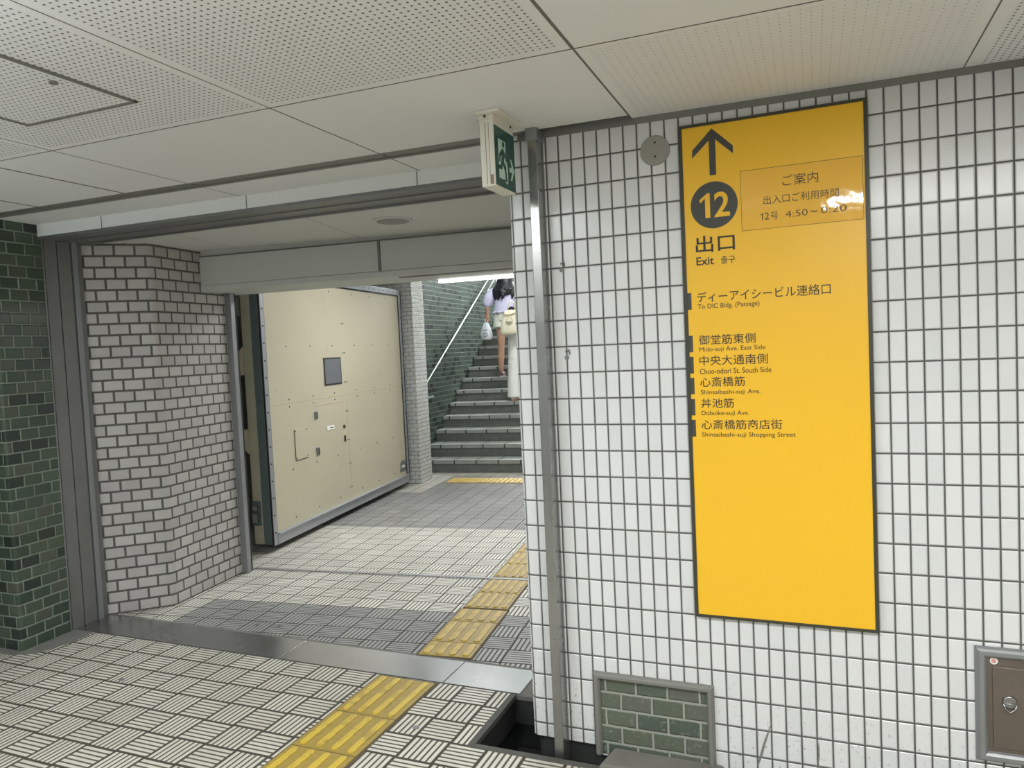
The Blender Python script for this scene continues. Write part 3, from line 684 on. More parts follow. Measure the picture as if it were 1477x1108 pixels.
# ================================================================== EXIT SIGN
t = thing('exit_sign', (-.094, -.245, 2.14), 'double sided green running man exit sign box hanging from the ceiling', 'exit sign')
XS0, XS1, YA, YB = -.121, -.069, -.335, -.152
zt = zc(-.1)
mb = MB(); mb.box(XS0, XS1, YA, YB, 2.143, 2.372); hs = obj('housing', mb, 'sign_white', t, bevel=.003)
mb = MB(); mb.box(-.1005, -.0985, YA-.0006, YA+.002, 2.15, 2.36); mb.box(-.088, -.0865, YA-.0006, YA+.002, 2.15, 2.36); obj('seam', mb, 'trim', hs)
mb = MB(); mb.box(XS0-.004, XS1+.001, YA-.002, YB+.002, 2.372, zt-.012); mb.box(XS0-.008, XS1+.03, YA-.02, YB+.03, zt-.012, zt-.0005); br = obj('ceiling_bracket', mb, 'sign_white', t, bevel=.002)
mb = MB(); mb.tube([(-.098, YA-.006, 2.380), (-.098, YA-.001, 2.380)], .0045, 10); obj('screw', mb, 'screw', br)
mb = MB(); mb.tube([(XS1-.001, YB-.03, 2.379), (XS1+.004, YB-.03, 2.379)], .0045, 10); obj('screw', mb, 'screw', br)
mb = MB(); mb.box(XS1-.018, XS1-.006, YA-.0008, YA+.001, 2.150, 2.182); obj('sticker', mb, 'sticker', hs)
for side in (1, -1):
    xf = XS1+.0012 if side == 1 else XS0-.0012
    mb = MB(); mb.box(min(xf, xf-.002*side), max(xf, xf-.002*side), YA+.004, YB-.001, 2.148, 2.352); gf = obj('green_face', mb, 'sign_green', t)
    # pictogram coordinates: a in 0..1 along the face, b in 0..1 up
    def Q(a, b): return Vector((xf+.0009*side, (YA+.004)+(YB-YA-.005)*(a if side == 1 else 1-a), 2.148+.204*b))
    def shape(name, polys, mat, lift=0.0):
        mb = MB()
        for pl in polys:
            pts = [Q(*p)+Vector((side*lift, 0, 0)) for p in pl]; mb.prism(pts, (-.0008*side, 0, 0))
        return obj(name, mb, mat, gf)
    shape('doorway', [[(.16, .14), (.46, .14), (.46, .44), (.52, .66), (.52, .80), (.16, .80)]], 'picto')
    body = [[(.335, .62), (.40, .66), (.47, .62), (.60, .50), (.57, .455), (.46, .53), (.44, .44), (.54, .34), (.58, .14), (.52, .13), (.47, .30), (.37, .39), (.33, .30), (.18, .30), (.18, .36), (.28, .37), (.33, .50)],
            [(.335, .62), (.22, .54), (.20, .42), (.255, .41), (.275, .50), (.36, .56)]]
    body = [[(.37+(a_-.40)*1.0, .46+(b_-.46)*1.06) for a_, b_ in pl] for pl in body]
    shape('running_figure', body, 'sign_green', .0006)
    hd = [(.405+.058*math.cos(i*.52), .735+.054*math.sin(i*.52)) for i in range(12)]
    shape('running_figure', [hd], 'sign_green', .0006)
    shape('running_leg', [[(.47, .50), (.53, .36), (.515, .15), (.45, .10), (.575, .08), (.595, .13), (.60, .36), (.535, .52)]], 'picto', .0002)
    shape('arrow', [[(.70, .405), (.83, .405), (.74, .55), (.81, .55), (.95, .365), (.81, .18), (.74, .18), (.83, .325), (.70, .325)]], 'picto')

# ================================================================== WALL FITTINGS
t = thing('cover_plate', (.415, -.004, 2.214), 'round grey cover plate on the white tiles left of the yellow board', 'cover plate')
mb = MB(); mb.tube([(.415, .001, 2.2665), (.415, -.006, 2.2665), (.415, -.0075, 2.2665)], [.0525, .0525, .0505], 40); pl = obj('plate', mb, 'disc', t)
for dz in (.027, -.022):
    mb = MB(); mb.tube([(.416, -.0075, 2.2665+dz), (.416, -.0095, 2.2665+dz)], .004, 10); obj('screw', mb, 'screw', t)

t = thing('brick_panel', (.328, -.012, 0), 'low grey framed panel of worn green bricks in the white tiled wall', 'wall panel')
mb = MB(); mb.face([(.122, -.004, .0), (.54, -.004, .0), (.54, -.004, .31), (.122, -.004, .31)], [(x-.03, z+.018) for x, z in ((.122, 0), (.54, 0), (.54, .31), (.122, .31))]); obj('bricks', mb, 'green_infill', t)
def frame_bar(mb, pts, w, h, n=6):     # half-round bar lying on the wall plane, mitred by overlap
    pass
def frame_profile(x0, x1, z0, z1, w, d, bottom=True):
    mb = MB()
    prof = [(0, 0.0), (0, -.35*d), (.12*w, -.72*d), (.32*w, -d), (.68*w, -d), (.88*w, -.72*d), (w, -.35*d), (w, 0)]
    loop = []
    for k, y in prof:
        if bottom: loop.append([(x0+k, y, z0+k), (x1-k, y, z0+k), (x1-k, y, z1-k), (x0+k, y, z1-k)])
        else: loop.append([(x0+k, y, z0), (x0+k, y, z1-k), (x1-k, y, z1-k), (x1-k, y, z0)])
    n = 4
    for a_, b_ in zip(loop[:-1], loop[1:]):
        for i in range(n if bottom else n-1):
            j = (i+1) % n; mb.solid([a_[i], a_[j], b_[j], b_[i]], [(0, 1, 2, 3)], 0, False)
    return mb
mb = frame_profile(.102, .556, 0.0, .323, .027, .022, False); obj('frame', mb, 'trim', t)

t = thing('wall_hatch', (1.60, -.012, .195), 'steel framed brown metal hatch with a ring pull low on the white wall', 'hatch')
HX0, HX1, HZ0, HZ1 = 1.373, 1.83, .194, .566
mb = frame_profile(HX0, HX1, HZ0, HZ1, .034, .022, True); obj('frame', mb, 'steel_dull', t)
mb = MB(); mb.box(HX0+.030, HX1-.030, -.008, -.0005, HZ0+.030, HZ1-.030); mb.box(HX0+.047, HX1-.047, -.012, -.006, HZ0+.047, HZ1-.060)
d_ = obj('door', mb, 'hatch_door', t, bevel=.002)
mb = MB(); cx_, cz_ = 1.465, .385
mb.tube([(cx_, -.012, cz_+.012), (cx_, -.018, cz_+.012)], [.021, .017], 20)
r = obj('ring_pull_plate', mb, 'steel', d_)
mb = MB(); mb.tube([(cx_-.018, -.021, cz_+.008), (cx_-.013, -.022, cz_-.008), (cx_, -.022, cz_-.018), (cx_+.013, -.022, cz_-.008), (cx_+.018, -.021, cz_+.008)], .0028, 8); mb.tube([(cx_-.018, -.02, cz_+.008), (cx_+.018, -.02, cz_+.008)], .003, 8)
obj('ring_pull', mb, 'steel', d_)
mb = MB(); mb.tube([(1.425, -.0085, .523), (1.425, -.0095, .523)], .011, 18); st = obj('round_sticker', mb, 'white', d_); st['label'] = 'white and red round sticker'
mb = MB(); mb.tube([(1.425, -.0096, .523), (1.425, -.0100, .523)], .007, 14)
MAT['pink'] = plain('faded red print', srgb(214, 150, 140), 0.5); obj('print', mb, 'pink', st)

# ceiling access hatch
t = thing('ceiling_hatch', (-1.26, -1.2, 2.40), 'square metal framed access hatch in the perforated ceiling', 'ceiling hatch')
hx0, hx1, hy0, hy1, hw = -1.515, -1.010, -1.455, -.948, .013
mb = MB()
for (x0, x1, y0, y1) in ((hx0, hx0+hw, hy0, hy1), (hx1-hw, hx1, hy0, hy1), (hx0, hx1, hy0, hy0+hw), (hx0, hx1, hy1-hw, hy1)): zbox(mb, x0, x1, y0, y1, -.005, .002)
obj('frame', mb, 'trim', t)
mb = MB(); mb.face([(hx0+hw, hy1-hw, zc(hx0)-.002), (hx1-hw, hy1-hw, zc(hx1)-.002), (hx1-hw, hy0+hw, zc(hx1)-.002), (hx0+hw, hy0+hw, zc(hx0)-.002)]); obj('door', mb, 'ceiling_perf', t)
mb = MB(); mb.tube([(-1.072, -1.18, zc(-1.07)-.002), (-1.072, -1.18, zc(-1.07)-.008)], .012, 14); obj('latch', mb, 'trim', t)
# round vent in the passage ceiling
t = thing('ceiling_vent', (-1.29, .985, 2.33), 'round grey vent cap in the passage ceiling', 'vent')
vx, vy = -1.275, .985; vz = zp(vx)
mb = MB(); mb.tube([(vx, vy, vz+.002), (vx, vy, vz-.006), (vx, vy, vz-.009)], [.112, .112, .104], 36); obj('rim', mb, 'passage_ceil', t)
mb = MB(); mb.tube([(vx, vy, vz-.006), (vx, vy, vz-.012)], [.096, .092], 36); obj('cap', mb, 'disc', t)

# ================================================================== FLOOD DOOR
P1, P2 = P(-2.963, 2.477), P(-3.029, 5.382)
ed = (P2-P1).normalized(); en = Vector((ed.y, -ed.x, 0))       # en points out of the wall to the passage (+u)
if en.dot(P(1, 0)) < 0: en = -en
def D(s, n, z): return Vector((P1.x+ed.x*s+en.x*n, P1.y+ed.y*s+en.y*n, z))
t = thing('flood_door', D(1.4, -.1, .05), 'large cream steel flood door folded back against the passage wall', 'flood door')
mb = MB(); mb.box(-.03, 2.83, -.10, -.012, .09, 2.315, D); obj('leaf', mb, 'door_edge', t)
mb = MB(); mb.box(.004, 2.766, -.012, -.004, .149, 2.262, D); pn = obj('front_sheet', mb, 'door_cream', t)
fr = MB()
fr.box(-.052, .0, -.02, .004, .053, 2.335, D); fr.box(2.782, 2.835, -.02, .004, .053, 2.335, D); fr.box(0, 2.782, -.02, .004, 2.275, 2.335, D)
fr.box(0, 2.782, -.02, .008, .053, .137, D); fr.box(0, 2.782, -.02, .030, .137, .150, D)
frm = obj('frame', fr, 'door_frame', t, bevel=.002)
mb = MB()
mb.box(.0, .006, -.012, .001, .15, 2.275, D); mb.box(2.762, 2.782, -.012, .001, .15, 2.275, D); mb.box(0, 2.782, -.012, .001, 2.259, 2.275, D); mb.box(-.060, -.052, -.012, .002, .05, 2.335, D); mb.box(2.835, 2.85, -.03, .006, .053, 2.34, D)
obj('seal', mb, 'rubber', t)
mb = MB()
for k in range(16):
    for s_ in (-.030, 2.812): mb.tube([D(s_, .003, .16+k*.142), D(s_, .008, .16+k*.142)], .007, 8)
for k in range(22): mb.tube([D(.12+k*.125, .003, 2.305), D(.12+k*.125, .007, 2.305)], .006, 8)
obj('frame_bolts', mb, 'screw', frm)
mb = MB()
for s_ in (.835, .92, 1.0, 1.09, 1.18, 1.27, 1.36): mb.tube([D(s_, .005, 2.290), D(s_, .010, 2.290)], .010, 10)
o = obj('bright_bolts', mb, 'white', frm); o['label'] = 'row of shiny bolt heads'
mb = MB()
for s_ in (.307, .711, 1.118, 1.594, 2.008, 2.424):
    for z in (1.693, 1.235, 1.173, .213, 2.215): mb.tube([D(s_, -.005, z), D(s_, -.001, z)], .0065, 8)
    mb.tube([D(s_, -.005, .628), D(s_, -.001, .628)], .0065, 8)
for z in (1.911, 1.621, 1.331, 1.039, .751, .512, .273):
    for ds in (-.018, .018): mb.tube([D(1.355+ds, -.005, z), D(1.355+ds, -.001, z)], .0065, 8)
obj('sheet_rivets', mb, 'screw', pn)
mb = MB(); mb.box(.01, 1.342, -.0045, -.0032, 1.198, 1.2005, D); mb.box(1.37, 2.76, -.0045, -.0032, 1.204, 1.206, D); mb.box(.735, 1.284, -.0045, -.0028, 1.135, 1.139, D); mb.box(1.357, 1.3595, -.0045, -.0034, .30, 1.14, D)
obj('sheet_seams', mb, 'tote_print', pn)
mb = MB(); mb.box(.936, 1.274, -.005, .002, 1.316, 1.579, D); wf = obj('notice_plate_frame', mb, 'rubber', t)
mb = MB(); mb.box(.950, 1.260, .001, .0035, 1.330, 1.565, D); wp = obj('notice_plate', mb, 'plate_grey', wf); wp['label'] = 'grey engraved notice plate'
mb = MB()
for k in range(9): mb.box(.975, 1.235-.05*(k % 3), .0034, .0040, 1.545-.022*k, 1.549-.022*k, D)
obj('engraved_lines', mb, 'trim', wf)
mb = MB(); mb.box(.358, .571, -.004, .001, .698, .967, D); ah = obj('access_cover', mb, 'door_cream', t, bevel=.001)
mb = MB(); mb.box(.355, .359, -.004, .0014, .696, .968, D); mb.box(.355, .571, -.004, .0014, .694, .698, D)
for s_, z in ((.372, .95), (.556, .95), (.372, .715), (.556, .715)): mb.tube([D(s_, .0005, z), D(s_, .003, z)], .006, 8)
obj('cover_screws', mb, 'screw', ah)
for z0, z1 in ((1.018, 1.092), (.684, .760)):
    mb = MB(); mb.box(.712, .756, -.004, .006, z0, z1, D); h_ = obj('hinge', mb, 'plate_grey', t, bevel=.008)
    mb = MB(); mb.tube([D(.748, .006, z0+.004), D(.748, .006, z1-.004)], .006, 8); obj('pin', mb, 'screw', h_)
mb = MB(); mb.tube([D(1.272, -.004, .893), D(1.272, .006, .893)], .017, 14); mb.tube([D(1.272, .005, .893), D(1.272, .010, .893)], .008, 10); obj('lock_knob', mb, 'screw', t)
mb = MB(); mb.box(1.262, 1.290, -.004, .004, .742, .802, D); obj('lock_keep', mb, 'screw', t, bevel=.002)
mb = MB(); mb.box(.932, 1.070, -.004, .0005, .893, .930, D); lb = obj('name_label', mb, 'white', t); lb['label'] = 'small white label strip'
mb = MB(); mb.box(.985, 1.05, .0004, .0010, .907, .916, D); obj('print', mb, 'ink_grey', lb)
mb = MB(); mb.box(2.585, 2.758, -.004, -.001, .198, .232, D); mb.prism([D(2.60, -.001, .225), D(2.748, -.001, .225), D(2.748, -.001, .290), D(2.72, -.001, .325), D(2.63, -.001, .330), D(2.60, -.001, .30)], en*.001)
lg = obj('maker_plate', mb, 'plate_grey', t)
mb = MB(); mb.prism([D(2.625, .0005, .245), D(2.72, .0005, .245), D(2.70, .0005, .275), D(2.64, .0005, .275)], en*.0006); obj('emblem', mb, 'white', lg)
# structural side of the leaf: edge channel, cream stile
mb = MB(); mb.box(-.040, -.02, -.100, -.012, .06, 1.24, D); mb.box(-.040, -.02, -.100, -.012, 1.255, 2.31, D); obj('edge_channel', mb, 'door_edge', t, bevel=.002)
mb = MB(); mb.box(-.035, 2.75, -.19, -.10, .06, 2.31, D); obj('rear_stile', mb, 'door_cream_dim', t, bevel=.003)
mb = MB(); mb.box(-.055, -.035, -.185, -.115, .22, .42, D); bxx = obj('latch_box', mb, 'door_edge', t, bevel=.003)
mb = MB(); mb.tube([D(-.075, -.15, .37), D(-.055, -.15, .37)], .022, 14); mb.box(-.09, -.05, -.165, -.12, .25, .33, D); obj('latch', mb, 'steel', bxx)
for i, (z0, z1, zt_, up) in enumerate(((1.49, 1.70, 1.66, True), (.82, 1.00, .97, False))):
    mb = MB()
    pts = [D(-.06, -.185, z0), D(-.06, -.185, z1), D(-.06, -.30, z1), D(-.06, -.30, z1-.05)] if not up else [D(-.06, -.185, z1), D(-.06, -.30, z0+.05), D(-.06, -.30, z0), D(-.06, -.185, z0)]
    mb.prism(pts, ed*.05); mb.box(-.065, .02, -.30, -.185, (z0-.02 if up else z1), (z0 if up else z1+.02), D)
    a_ = obj('hinge_arm', mb, 'door_cream', t, bevel=.003)
    mb = MB(); mb.tube([D(-.03, -.26, (z1 if up else z0)-.02), D(-.03, -.26, (z1 if up else z0)+.05)], .025, 12); obj('pivot', mb, 'screw', a_)
t = thing('ceiling_motor_box', D(-.12, -.25, 2.0), 'small ribbed grey motor box high in the recess beside the flood door', 'motor box')
mb = MB(); mb.box(-.20, -.04, -.31, -.19, 1.95, 2.10, D); obj('housing', mb, 'steel_dark', t, bevel=.004)
mb = MB()
for k in range(4): mb.box(-.206, -.198, -.305, -.195, 1.965+.032*k, 1.980+.032*k, D)
obj('ribs', mb, 'steel_dull', t)

# ================================================================== STAIR FITTINGS, LAMP
t = thing('handrail', P(-3.18, 6.2, 1.0), 'bright steel handrail rising along the green stair wall', 'handrail')
mb = MB(); ru = -3.17
slope = RI/TR*1.0
zz = lambda v: 1.175+(v-6.337)*.5403
mb.tube([P(ru, 5.98, .975), P(ru, 6.02, zz(6.02)), P(ru, 13.2, zz(13.2))], .0120, 12); obj('rail', mb, 'rail', t)
mb = MB(); mb.tube([P(ru, 5.98, .975), P(ru, 6.54, .980)], .0175, 12); mb.ball(P(ru, 6.54, .980), .0175); obj('rail_end', mb, 'rail', t)
for v in (6.9, 8.3, 9.7, 11.1):
    mb = MB(); mb.tube([P(ru, v, zz(v)-.015), P(ru-.02, v, zz(v)-.06), P(-3.252, v, zz(v)-.06)], .008, 8); obj('bracket', mb, 'rail', t)
t = thing('handrail', P(-2.98, 9.2, 2.7), 'short second bright handrail higher up the stairs by the puffed sleeve', 'handrail')
mb = MB(); mb.tube([P(-3.02, 8.75, 2.53), P(-3.02, 9.35, 2.86), P(-3.02, 12.0, 2.86+2.65*.55)], .017, 12); obj('rail', mb, 'rail', t)
for v in (9.3, 11.5):
    mb = MB(); zq = 2.53+(v-8.75)*.55; zf = math.floor((v-6.17)/TR+1)*RI
    mb.tube([P(-3.02, v, zq), P(-3.02, v, zf)], .014, 10); obj('post', mb, 'rail', t)
t = thing('fluorescent_lamp', P(-.7, 2.10, 2.08), 'lit white fluorescent tube under the far edge of the boxed beam', 'lamp')
vL, zL = 2.070, 2.074
mb = MB(); mb.tube([P(-1.255, vL, zL), P(-.35, vL, zL)], .0105, 14); mb.ball(P(-1.255, vL, zL), .0105); obj('tube', mb, 'tube', t)
for ul in (-1.20, -.42):
    mb = MB(); mb.box(ul, ul+.02, vL-.006, vL+.012, zL+.008, 2.0885, P); obj('lamp_holder', mb, 'white', t)

# ================================================================== PEOPLE
def person_root(name, loc, label): return thing(name, loc, label, 'person')
def limb(mb, pts, rad, n=12, flat=1.0): 
    mb.tube(pts, rad, n, 0, True, flat)
    for p, r in zip(pts, rad): mb.ball(p, r*.98, 10, 7)
def torso(mb, secs):          # elliptical sections (x, y, z, rx, ry)
    rings = [[Vector((x+rx*math.cos(q*math.pi/12), y+ry*math.sin(q*math.pi/12), z)) for q in range(24)] for x, y, z, rx, ry in secs]
    mb.loft(rings, True)
def head(mb, c, s=1.0):
    c = Vector(c); mb.ball(c+Vector((0, 0, .02))*s, (.073*s, .090*s, .100*s), 20, 14); mb.ball(c+Vector((0, .030, -.055))*s, (.055*s, .060*s, .060*s), 16, 10)
    mb.ball(c+Vector((0, .092, -.015))*s, (.012*s, .020*s, .022*s), 10, 7); mb.ball(c+Vector((0, .080, -.055))*s, (.024*s, .014*s, .010*s), 10, 7)
    for sx in (1, -1): mb.ball(c+Vector((sx*.074, -.005, -.01))*s, (.010*s, .020*s, .030*s), 8, 6); mb.ball(c+Vector((sx*.030, .078, .010))*s, (.016*s, .012*s, .010*s), 8, 6)
def hand(mb, w, d, up, curl=0.6, s=1.0):
    """five separate fingers closing round a handle: wrist w, pointing along d, palm normal up"""
    w, d, up = Vector(w), Vector(d).normalized(), Vector(up).normalized(); sd = d.cross(up).normalized()
    pc_ = w+d*.045*s; mb.tube([w-d*.01*s, w+d*.04*s, w+d*.085*s], [.024*s, .036*s, .034*s], 12, flat=.45)
    for k, (off, L) in enumerate(((-.028, .062), (-.010, .074), (.009, .070), (.027, .054))):
        p = w+d*.082*s+sd*off*s; a1 = d; a2 = (d*math.cos(curl*1.4)+up*math.sin(curl*1.4)); a3 = (d*math.cos(curl*2.8)+up*math.sin(curl*2.8))
        q1 = p+a1*L*.40*s; q2 = q1+a2*L*.35*s; q3 = q2+a3*L*.3*s
        mb.tube([p, q1, q2, q3], [.0095*s, .009*s, .008*s, .0065*s], 8)
    p = w+d*.03*s-sd*.032*s; q1 = p+(d*.5-sd*.6+up*.3).normalized()*.035*s; q2 = q1+(d*.6-sd*.1+up*.7).normalized()*.03*s
    mb.tube([p, q1, q2], [.012*s, .010*s, .008*s], 8)

class LMB(MB):                # builds in a figure's own frame: x = across the stairs, y = up the stairs
    pass
def place(mb, base):
    b = Vector(base)
    for i, v in enumerate(mb.v): p = P(v.x, v.y, v.z); mb.v[i] = b+p
    return mb
def shoe(mb, x, y, z, L=.23, yaw=0.0):
    mb.ball((x, y+.02, z+.045), (.040, .105, .042), 16, 10); mb.ball((x, y+.085, z+.035), (.042, .055, .032), 14, 8); mb.ball((x, y-.06, z+.055), (.033, .045, .052), 14, 8)
def sole(mb, x, y, z):
    pts = [(x+.043*math.cos(q*math.pi/10)*(1.0 if math.sin(q*math.pi/10) > 0 else .82), y+.03+.125*math.sin(q*math.pi/10), z+.001) for q in range(20)]
    mb.prism(pts, (0, 0, .022))

# --- woman in lavender blouse, left foot on the seventh step
B1 = P(-2.645, 8.12, 7*RI+.001)
t = person_root('person', B1, 'person with long black hair and pale shorts climbing the stairs holding a carrier bag')
mb = MB()
limb(mb, [(0, -.02, .07), (0, -.025, .12), (.005, -.03, .30), (.01, .0, .46), (.015, .02, .66), (.02, .03, .86)], [.034, .036, .054, .050, .070, .084])
limb(mb, [(.16, .28, .235), (.16, .275, .285), (.155, .27, .46), (.15, .33, .63), (.14, .18, .76), (.13, .05, .87)], [.034, .036, .054, .052, .072, .084])
torso(mb, [(.075, .03, .80, .12, .09), (.075, .03, .90, .165, .11), (.075, .04, 1.02, .125, .09), (.075, .07, 1.15, .135, .095), (.075, .10, 1.28, .165, .09), (.075, .115, 1.34, .11, .07), (.08, .13, 1.39, .05, .05)])
limb(mb, [(.08, .13, 1.36), (.083, .15, 1.45)], [.048, .046])
head(mb, (.085, .165, 1.52))
limb(mb, [(-.085, .10, 1.315), (-.165, .05, 1.16), (-.20, .03, 1.07), (-.20, .04, .985)], [.045, .040, .034, .024])
hand(mb, (-.20, .04, .985), (0, .05, -1), (0, 1, .1), .75)
limb(mb, [(.235, .10, 1.315), (.27, .16, 1.15), (.28, .22, 1.04), (.26, .32, 1.10)], [.045, .040, .034, .024])
hand(mb, (.26, .32, 1.10), (0, 1, .25), (0, -.2, 1), .5)
obj('body', place(mb, B1), 'skin', t, remesh=.0085)
mb = MB()
torso(mb, [(.075, .02, .985, .178, .125), (.075, .035, 1.03, .165, .12), (.075, .06, 1.13, .158, .118), (.075, .09, 1.25, .178, .112), (.075, .11, 1.33, .150, .085), (.08, .125, 1.375, .075, .065)])
for q in range(10):
    a_ = q*.63; mb.ball((.075+.165*math.cos(a_), .02+.115*math.sin(a_), .992), (.035, .03, .018), 8, 6)
obj('blouse', place(mb, B1), 'lavender', t, remesh=.010)
mb = MB()
limb(mb, [(-.06, .10, 1.345), (-.125, .075, 1.30), (-.165, .05, 1.22), (-.195, .04, 1.15), (-.205, .04, 1.125)], [.05, .074, .088, .078, .05], 14)
obj('sleeve', place(mb, B1), 'lavender', t, remesh=.010)
mb = MB(); limb(mb, [(.22, .10, 1.345), (.27, .10, 1.27), (.29, .14, 1.17), (.29, .17, 1.12)], [.05, .074, .085, .055], 14); obj('sleeve', place(mb, B1), 'lavender', t, remesh=.010)
mb = MB(); torso(mb, [(.075, .03, .86, .175, .125), (.075, .035, .93, .178, .125), (.075, .04, 1.0, .160, .115)])
mb.tube([(.0, .025, .90), (-.005, .012, .755)], [.100, .108], 16); mb.tube([(.135, .05, .89), (.142, .16, .765)], [.100, .100], 16)
obj('shorts', place(mb, B1), 'shorts', t, remesh=.010)
mb = MB()
mb.ball((.085, .150, 1.555), (.092, .105, .108), 20, 12)
rng = random.Random(3)
for k in range(26):
    a_ = math.pi*(1.0+k/25.0); x0 = .085+.085*math.cos(a_); y0 = .145+.10*math.sin(a_); s_ = (k-12.5)/12.5
    L = rng.uniform(1.17, 1.30) - .02*(1-abs(s_))
    mb.tube([(x0, y0, 1.58), (x0+.03*s_, y0-.02, 1.45), (.08+.155*s_, -.045+.075*abs(s_), 1.34), (.08+.15*s_+rng.uniform(-.008, .008), -.085+.09*abs(s_), L+.06), (.08+.145*s_+rng.uniform(-.014, .014), -.095+.09*abs(s_), L)], [.030, .030, .030, .022, .004], 8)
obj('hair', place(mb, B1), 'hair', t, remesh=.0075)
for (x, y, z) in ((0, 0, 0), (.16, .30, RI)):
    mb = MB(); shoe(mb, x, y, z); s1 = obj('shoe', place(mb, B1), 'shoe_dark', t, remesh=.007)
    mb = MB(); sole(mb, x, y, z); obj('sole', place(mb, B1), 'shoe', s1)
    mb = MB()
    for dz, dy in ((.075, -.035), (.070, .03)): mb.tube([(x-.044, y+dy, z+.03), (x-.03, y+dy, z+dz), (x, y+dy+.01, z+dz+.012), (x+.03, y+dy, z+dz), (x+.044, y+dy, z+.03)], .008, 8)
    obj('strap', place(mb, B1), 'shoe', s1)
for sx in (-1, 1):
    mb = MB(); mb.ball((.085+sx*.029, .248, 1.532), (.011, .008, .007), 10, 6); obj('eye', place(mb, B1), 'hair', t)
mb = MB(); mb.ball((.085, .257, 1.464), (.022, .006, .007), 10, 6); obj('mouth', place(mb, B1), 'lips', t)

# carrier bag held in her left hand
BB = B1 + P(-.235, .05, .58)
t = thing('carrier_bag', BB, 'crinkled white plastic carrier bag hanging from the left hand of the person in shorts', 'bag')
mb = MB(); rings = []
for k, (z, rx, ry) in enumerate(((0, .055, .035), (.015, .088, .055), (.08, .100, .065), (.16, .085, .055), (.23, .052, .036), (.28, .030, .022))):
    rings.append([Vector((rx*math.cos(q*math.pi/14)*(1+.06*math.sin(5*q*math.pi/14+k)), ry*math.sin(q*math.pi/14)*(1+.10*math.cos(7*q*math.pi/14-k)), z)) for q in range(28)])
mb.loft(rings, True); obj('bag_body', place(mb, BB), 'bag', t, sub=1)
mb = MB()
for dy in (-.012, .012): mb.tube([(-.022, dy, .27), (.005, dy, .325), (.032, dy*.6, .352), (.040, dy*.4, .335), (.026, dy, .275)], [.010, .008, .007, .007, .008], 8, flat=.5)
obj('handle', place(mb, BB), 'bag', t)
MAT['bag_crease_shade'] = plain('painted bag crease shade', srgb(96, 104, 116), 0.6)
mb = MB()
for z, w_ in ((.06, .05), (.10, .045), (.15, .035)): mb.tube([(-w_, -.066+.1*abs(z-.08), z+.012), (0, -.070+.1*abs(z-.08), z-.004), (w_*.9, -.064+.1*abs(z-.08), z+.012)], .0045, 6)
obj('print', place(mb, BB), 'bag_crease_shade', t)  # dark tubes paint the shade of the film's creases, no lettering

# --- person in white trousers, left foot on the fifth step
B2 = P(-2.305, 7.53, 5*RI+.001)
t = person_root('person', B2, 'person in black top and wide white trousers, half hidden behind the white wall end')
mb = MB()
limb(mb, [(0, -.02, .07), (.0, -.02, .12), (.01, -.02, .40), (.05, .02, .82)], [.035, .038, .052, .085])
limb(mb, [(.19, .28, .235), (.19, .28, .40), (.18, .30, .60), (.16, .05, .84)], [.035, .045, .055, .085])
torso(mb, [(.13, .03, .80, .13, .09), (.13, .03, .90, .165, .11), (.14, .05, 1.02, .125, .09), (.145, .08, 1.15, .135, .095), (.15, .11, 1.28, .165, .09), (.15, .12, 1.34, .11, .07), (.155, .135, 1.39, .05, .05)])
limb(mb, [(.155, .14, 1.36), (.158, .155, 1.45)], [.048, .046]); head(mb, (.16, .17, 1.52))
limb(mb, [(-.005, .10, 1.315), (-.01, .16, 1.14), (.0, .26, 1.04), (.02, .36, 1.08)], [.045, .040, .034, .024]); hand(mb, (.02, .36, 1.08), (0, 1, .25), (0, -.2, 1), .5)
limb(mb, [(.31, .10, 1.315), (.35, .14, 1.15), (.36, .20, 1.02), (.35, .28, .98)], [.045, .040, .034, .024]); hand(mb, (.35, .28, .98), (0, 1, -.3), (0, .2, 1), .5)
obj('body', place(mb, B2), 'skin', t, remesh=.0085)
mb = MB(); torso(mb, [(.13, .03, .86, .170, .12), (.135, .04, .97, .160, .115), (.14, .07, 1.12, .155, .115), (.15, .10, 1.27, .178, .108), (.15, .115, 1.345, .13, .085), (.155, .13, 1.385, .07, .06)])
limb(mb, [(0.0, .10, 1.32), (-.008, .14, 1.17), (.0, .2, 1.09)], [.058, .054, .048]); limb(mb, [(.31, .10, 1.32), (.35, .14, 1.16), (.355, .18, 1.08)], [.058, .054, .048])
obj('top', place(mb, B2), 'black_cloth', t, remesh=.010)
mb = MB(); torso(mb, [(.12, .03, .78, .165, .115), (.125, .03, .88, .180, .13), (.13, .04, .96, .160, .118)])
mb.tube([(.055, .02, .86), (.035, .0, .60), (.012, -.02, .32), (.005, -.03, .05)], [.108, .092, .082, .090], 16)
mb.tube([(.18, .05, .86), (.185, .25, .66), (.19, .30, .45), (.19, .28, .23)], [.105, .095, .085, .090], 16)
for z, xx in ((.62, .04), (.54, .03), (.48, .028), (.24, .008), (.14, .005)): mb.tube([(xx-.085, -.06, z+.03), (xx, -.096, z), (xx+.08, -.06, z+.04)], [.004, .007, .004], 8)
obj('trousers', place(mb, B2), 'trousers', t, remesh=.0095)
mb = MB(); mb.ball((.16, .155, 1.555), (.090, .104, .106), 20, 12)
for k in range(14):
    a_ = math.pi*(1.0+k/13.0); x0 = .16+.082*math.cos(a_); y0 = .15+.095*math.sin(a_); mb.tube([(x0, y0, 1.58), (x0, y0-.01, 1.47), (.16+(x0-.16)*.9, y0+.01, 1.36)], [.03, .028, .008], 8)
obj('hair', place(mb, B2), 'hair', t, remesh=.0075)
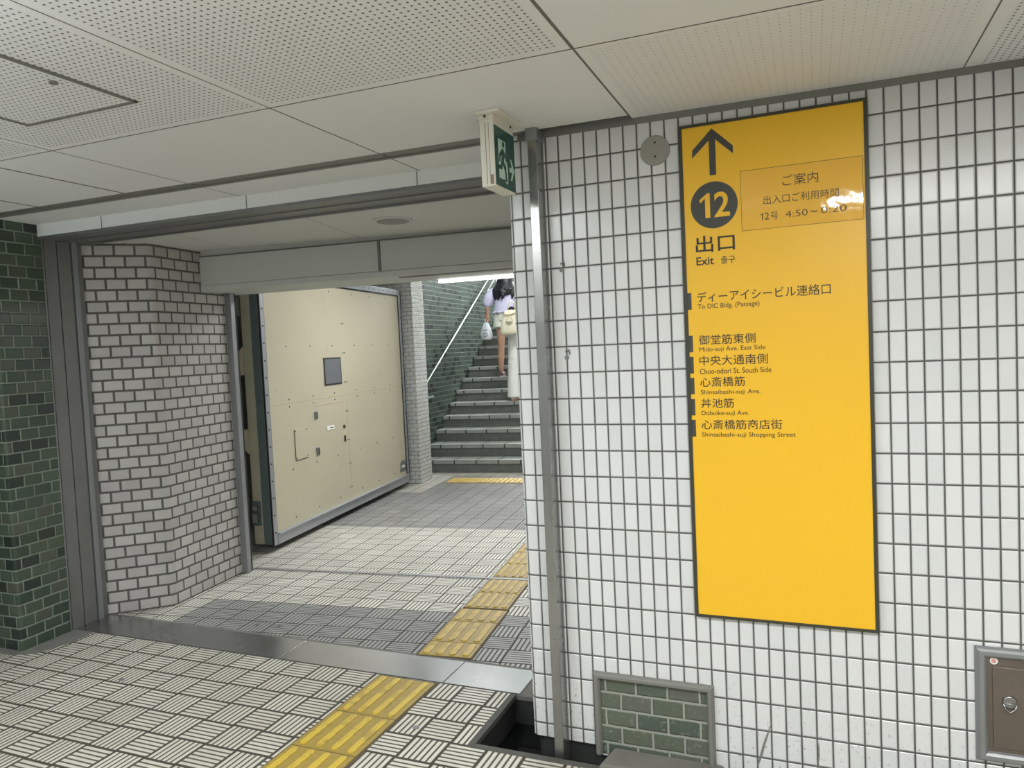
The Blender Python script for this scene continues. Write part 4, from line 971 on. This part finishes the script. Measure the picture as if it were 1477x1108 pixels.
for (x, y, z) in ((0.005, 0, 0), (.19, .30, RI)):
    mb = MB(); shoe(mb, x, y, z); s1 = obj('shoe', place(mb, B2), 'shoe', t, remesh=.007)
    mb = MB(); sole(mb, x, y, z); obj('sole', place(mb, B2), 'pink', s1)
for sx in (-1, 1):
    mb = MB(); mb.ball((.16+sx*.029, .253, 1.532), (.011, .008, .007), 10, 6); obj('eye', place(mb, B2), 'hair', t)
mb = MB(); mb.ball((.16, .262, 1.464), (.022, .006, .007), 10, 6); obj('mouth', place(mb, B2), 'lips', t)

# cream tote on the back of the person in white trousers
BT = B2 + P(.035, -.165, .955)
t = thing('tote_bag', BT, 'cream canvas shoulder bag slung on the back of the person in white trousers', 'bag')
mb = MB(); rings = []
for k, (z, rx, ry) in enumerate(((0, .120, .04), (.02, .150, .055), (.10, .148, .060), (.22, .130, .055), (.31, .105, .040), (.36, .085, .025))):
    rings.append([Vector((rx*math.copysign(abs(math.cos(q*math.pi/14))**.6, math.cos(q*math.pi/14))+.012*k*.5, ry*math.copysign(abs(math.sin(q*math.pi/14))**.7, math.sin(q*math.pi/14))*(1+.05*math.sin(3*q+k)), z)) for q in range(28)])
mb.loft(rings, True); obj('bag_body', place(mb, BT), 'tote', t, sub=1)
mb = MB(); mb.tube([(-.02, -.005, .35), (.0, -.01, .44), (.045, -.01, .485), (.085, -.005, .45), (.095, .0, .35)], .011, 8); obj('strap', place(mb, BT), 'tote', t)
mb = MB(); mb.tube([(.02, -.066, .20), (.02, -.070, .20)], .048, 20); bd = obj('badge', place(mb, BT), 'tote_print', t)
mb = MB(); mb.tube([(.02, -.0705, .20), (.02, -.072, .20)], .042, 20); obj('badge_face', place(mb, BT), 'tote', bd)
mb = MB(); mb.tube([(-.012, -.074, .19), (.004, -.074, .176), (.036, -.074, .176), (.052, -.074, .19)], .004, 6); obj('badge_curve', place(mb, BT), 'black_cloth', bd)
mb = MB(); mb.tube([(-.09, -.045, .30), (-.02, -.058, .285), (.06, -.056, .29), (.11, -.04, .31)], .006, 6); obj('drawstring', place(mb, BT), 'tote_print', t)
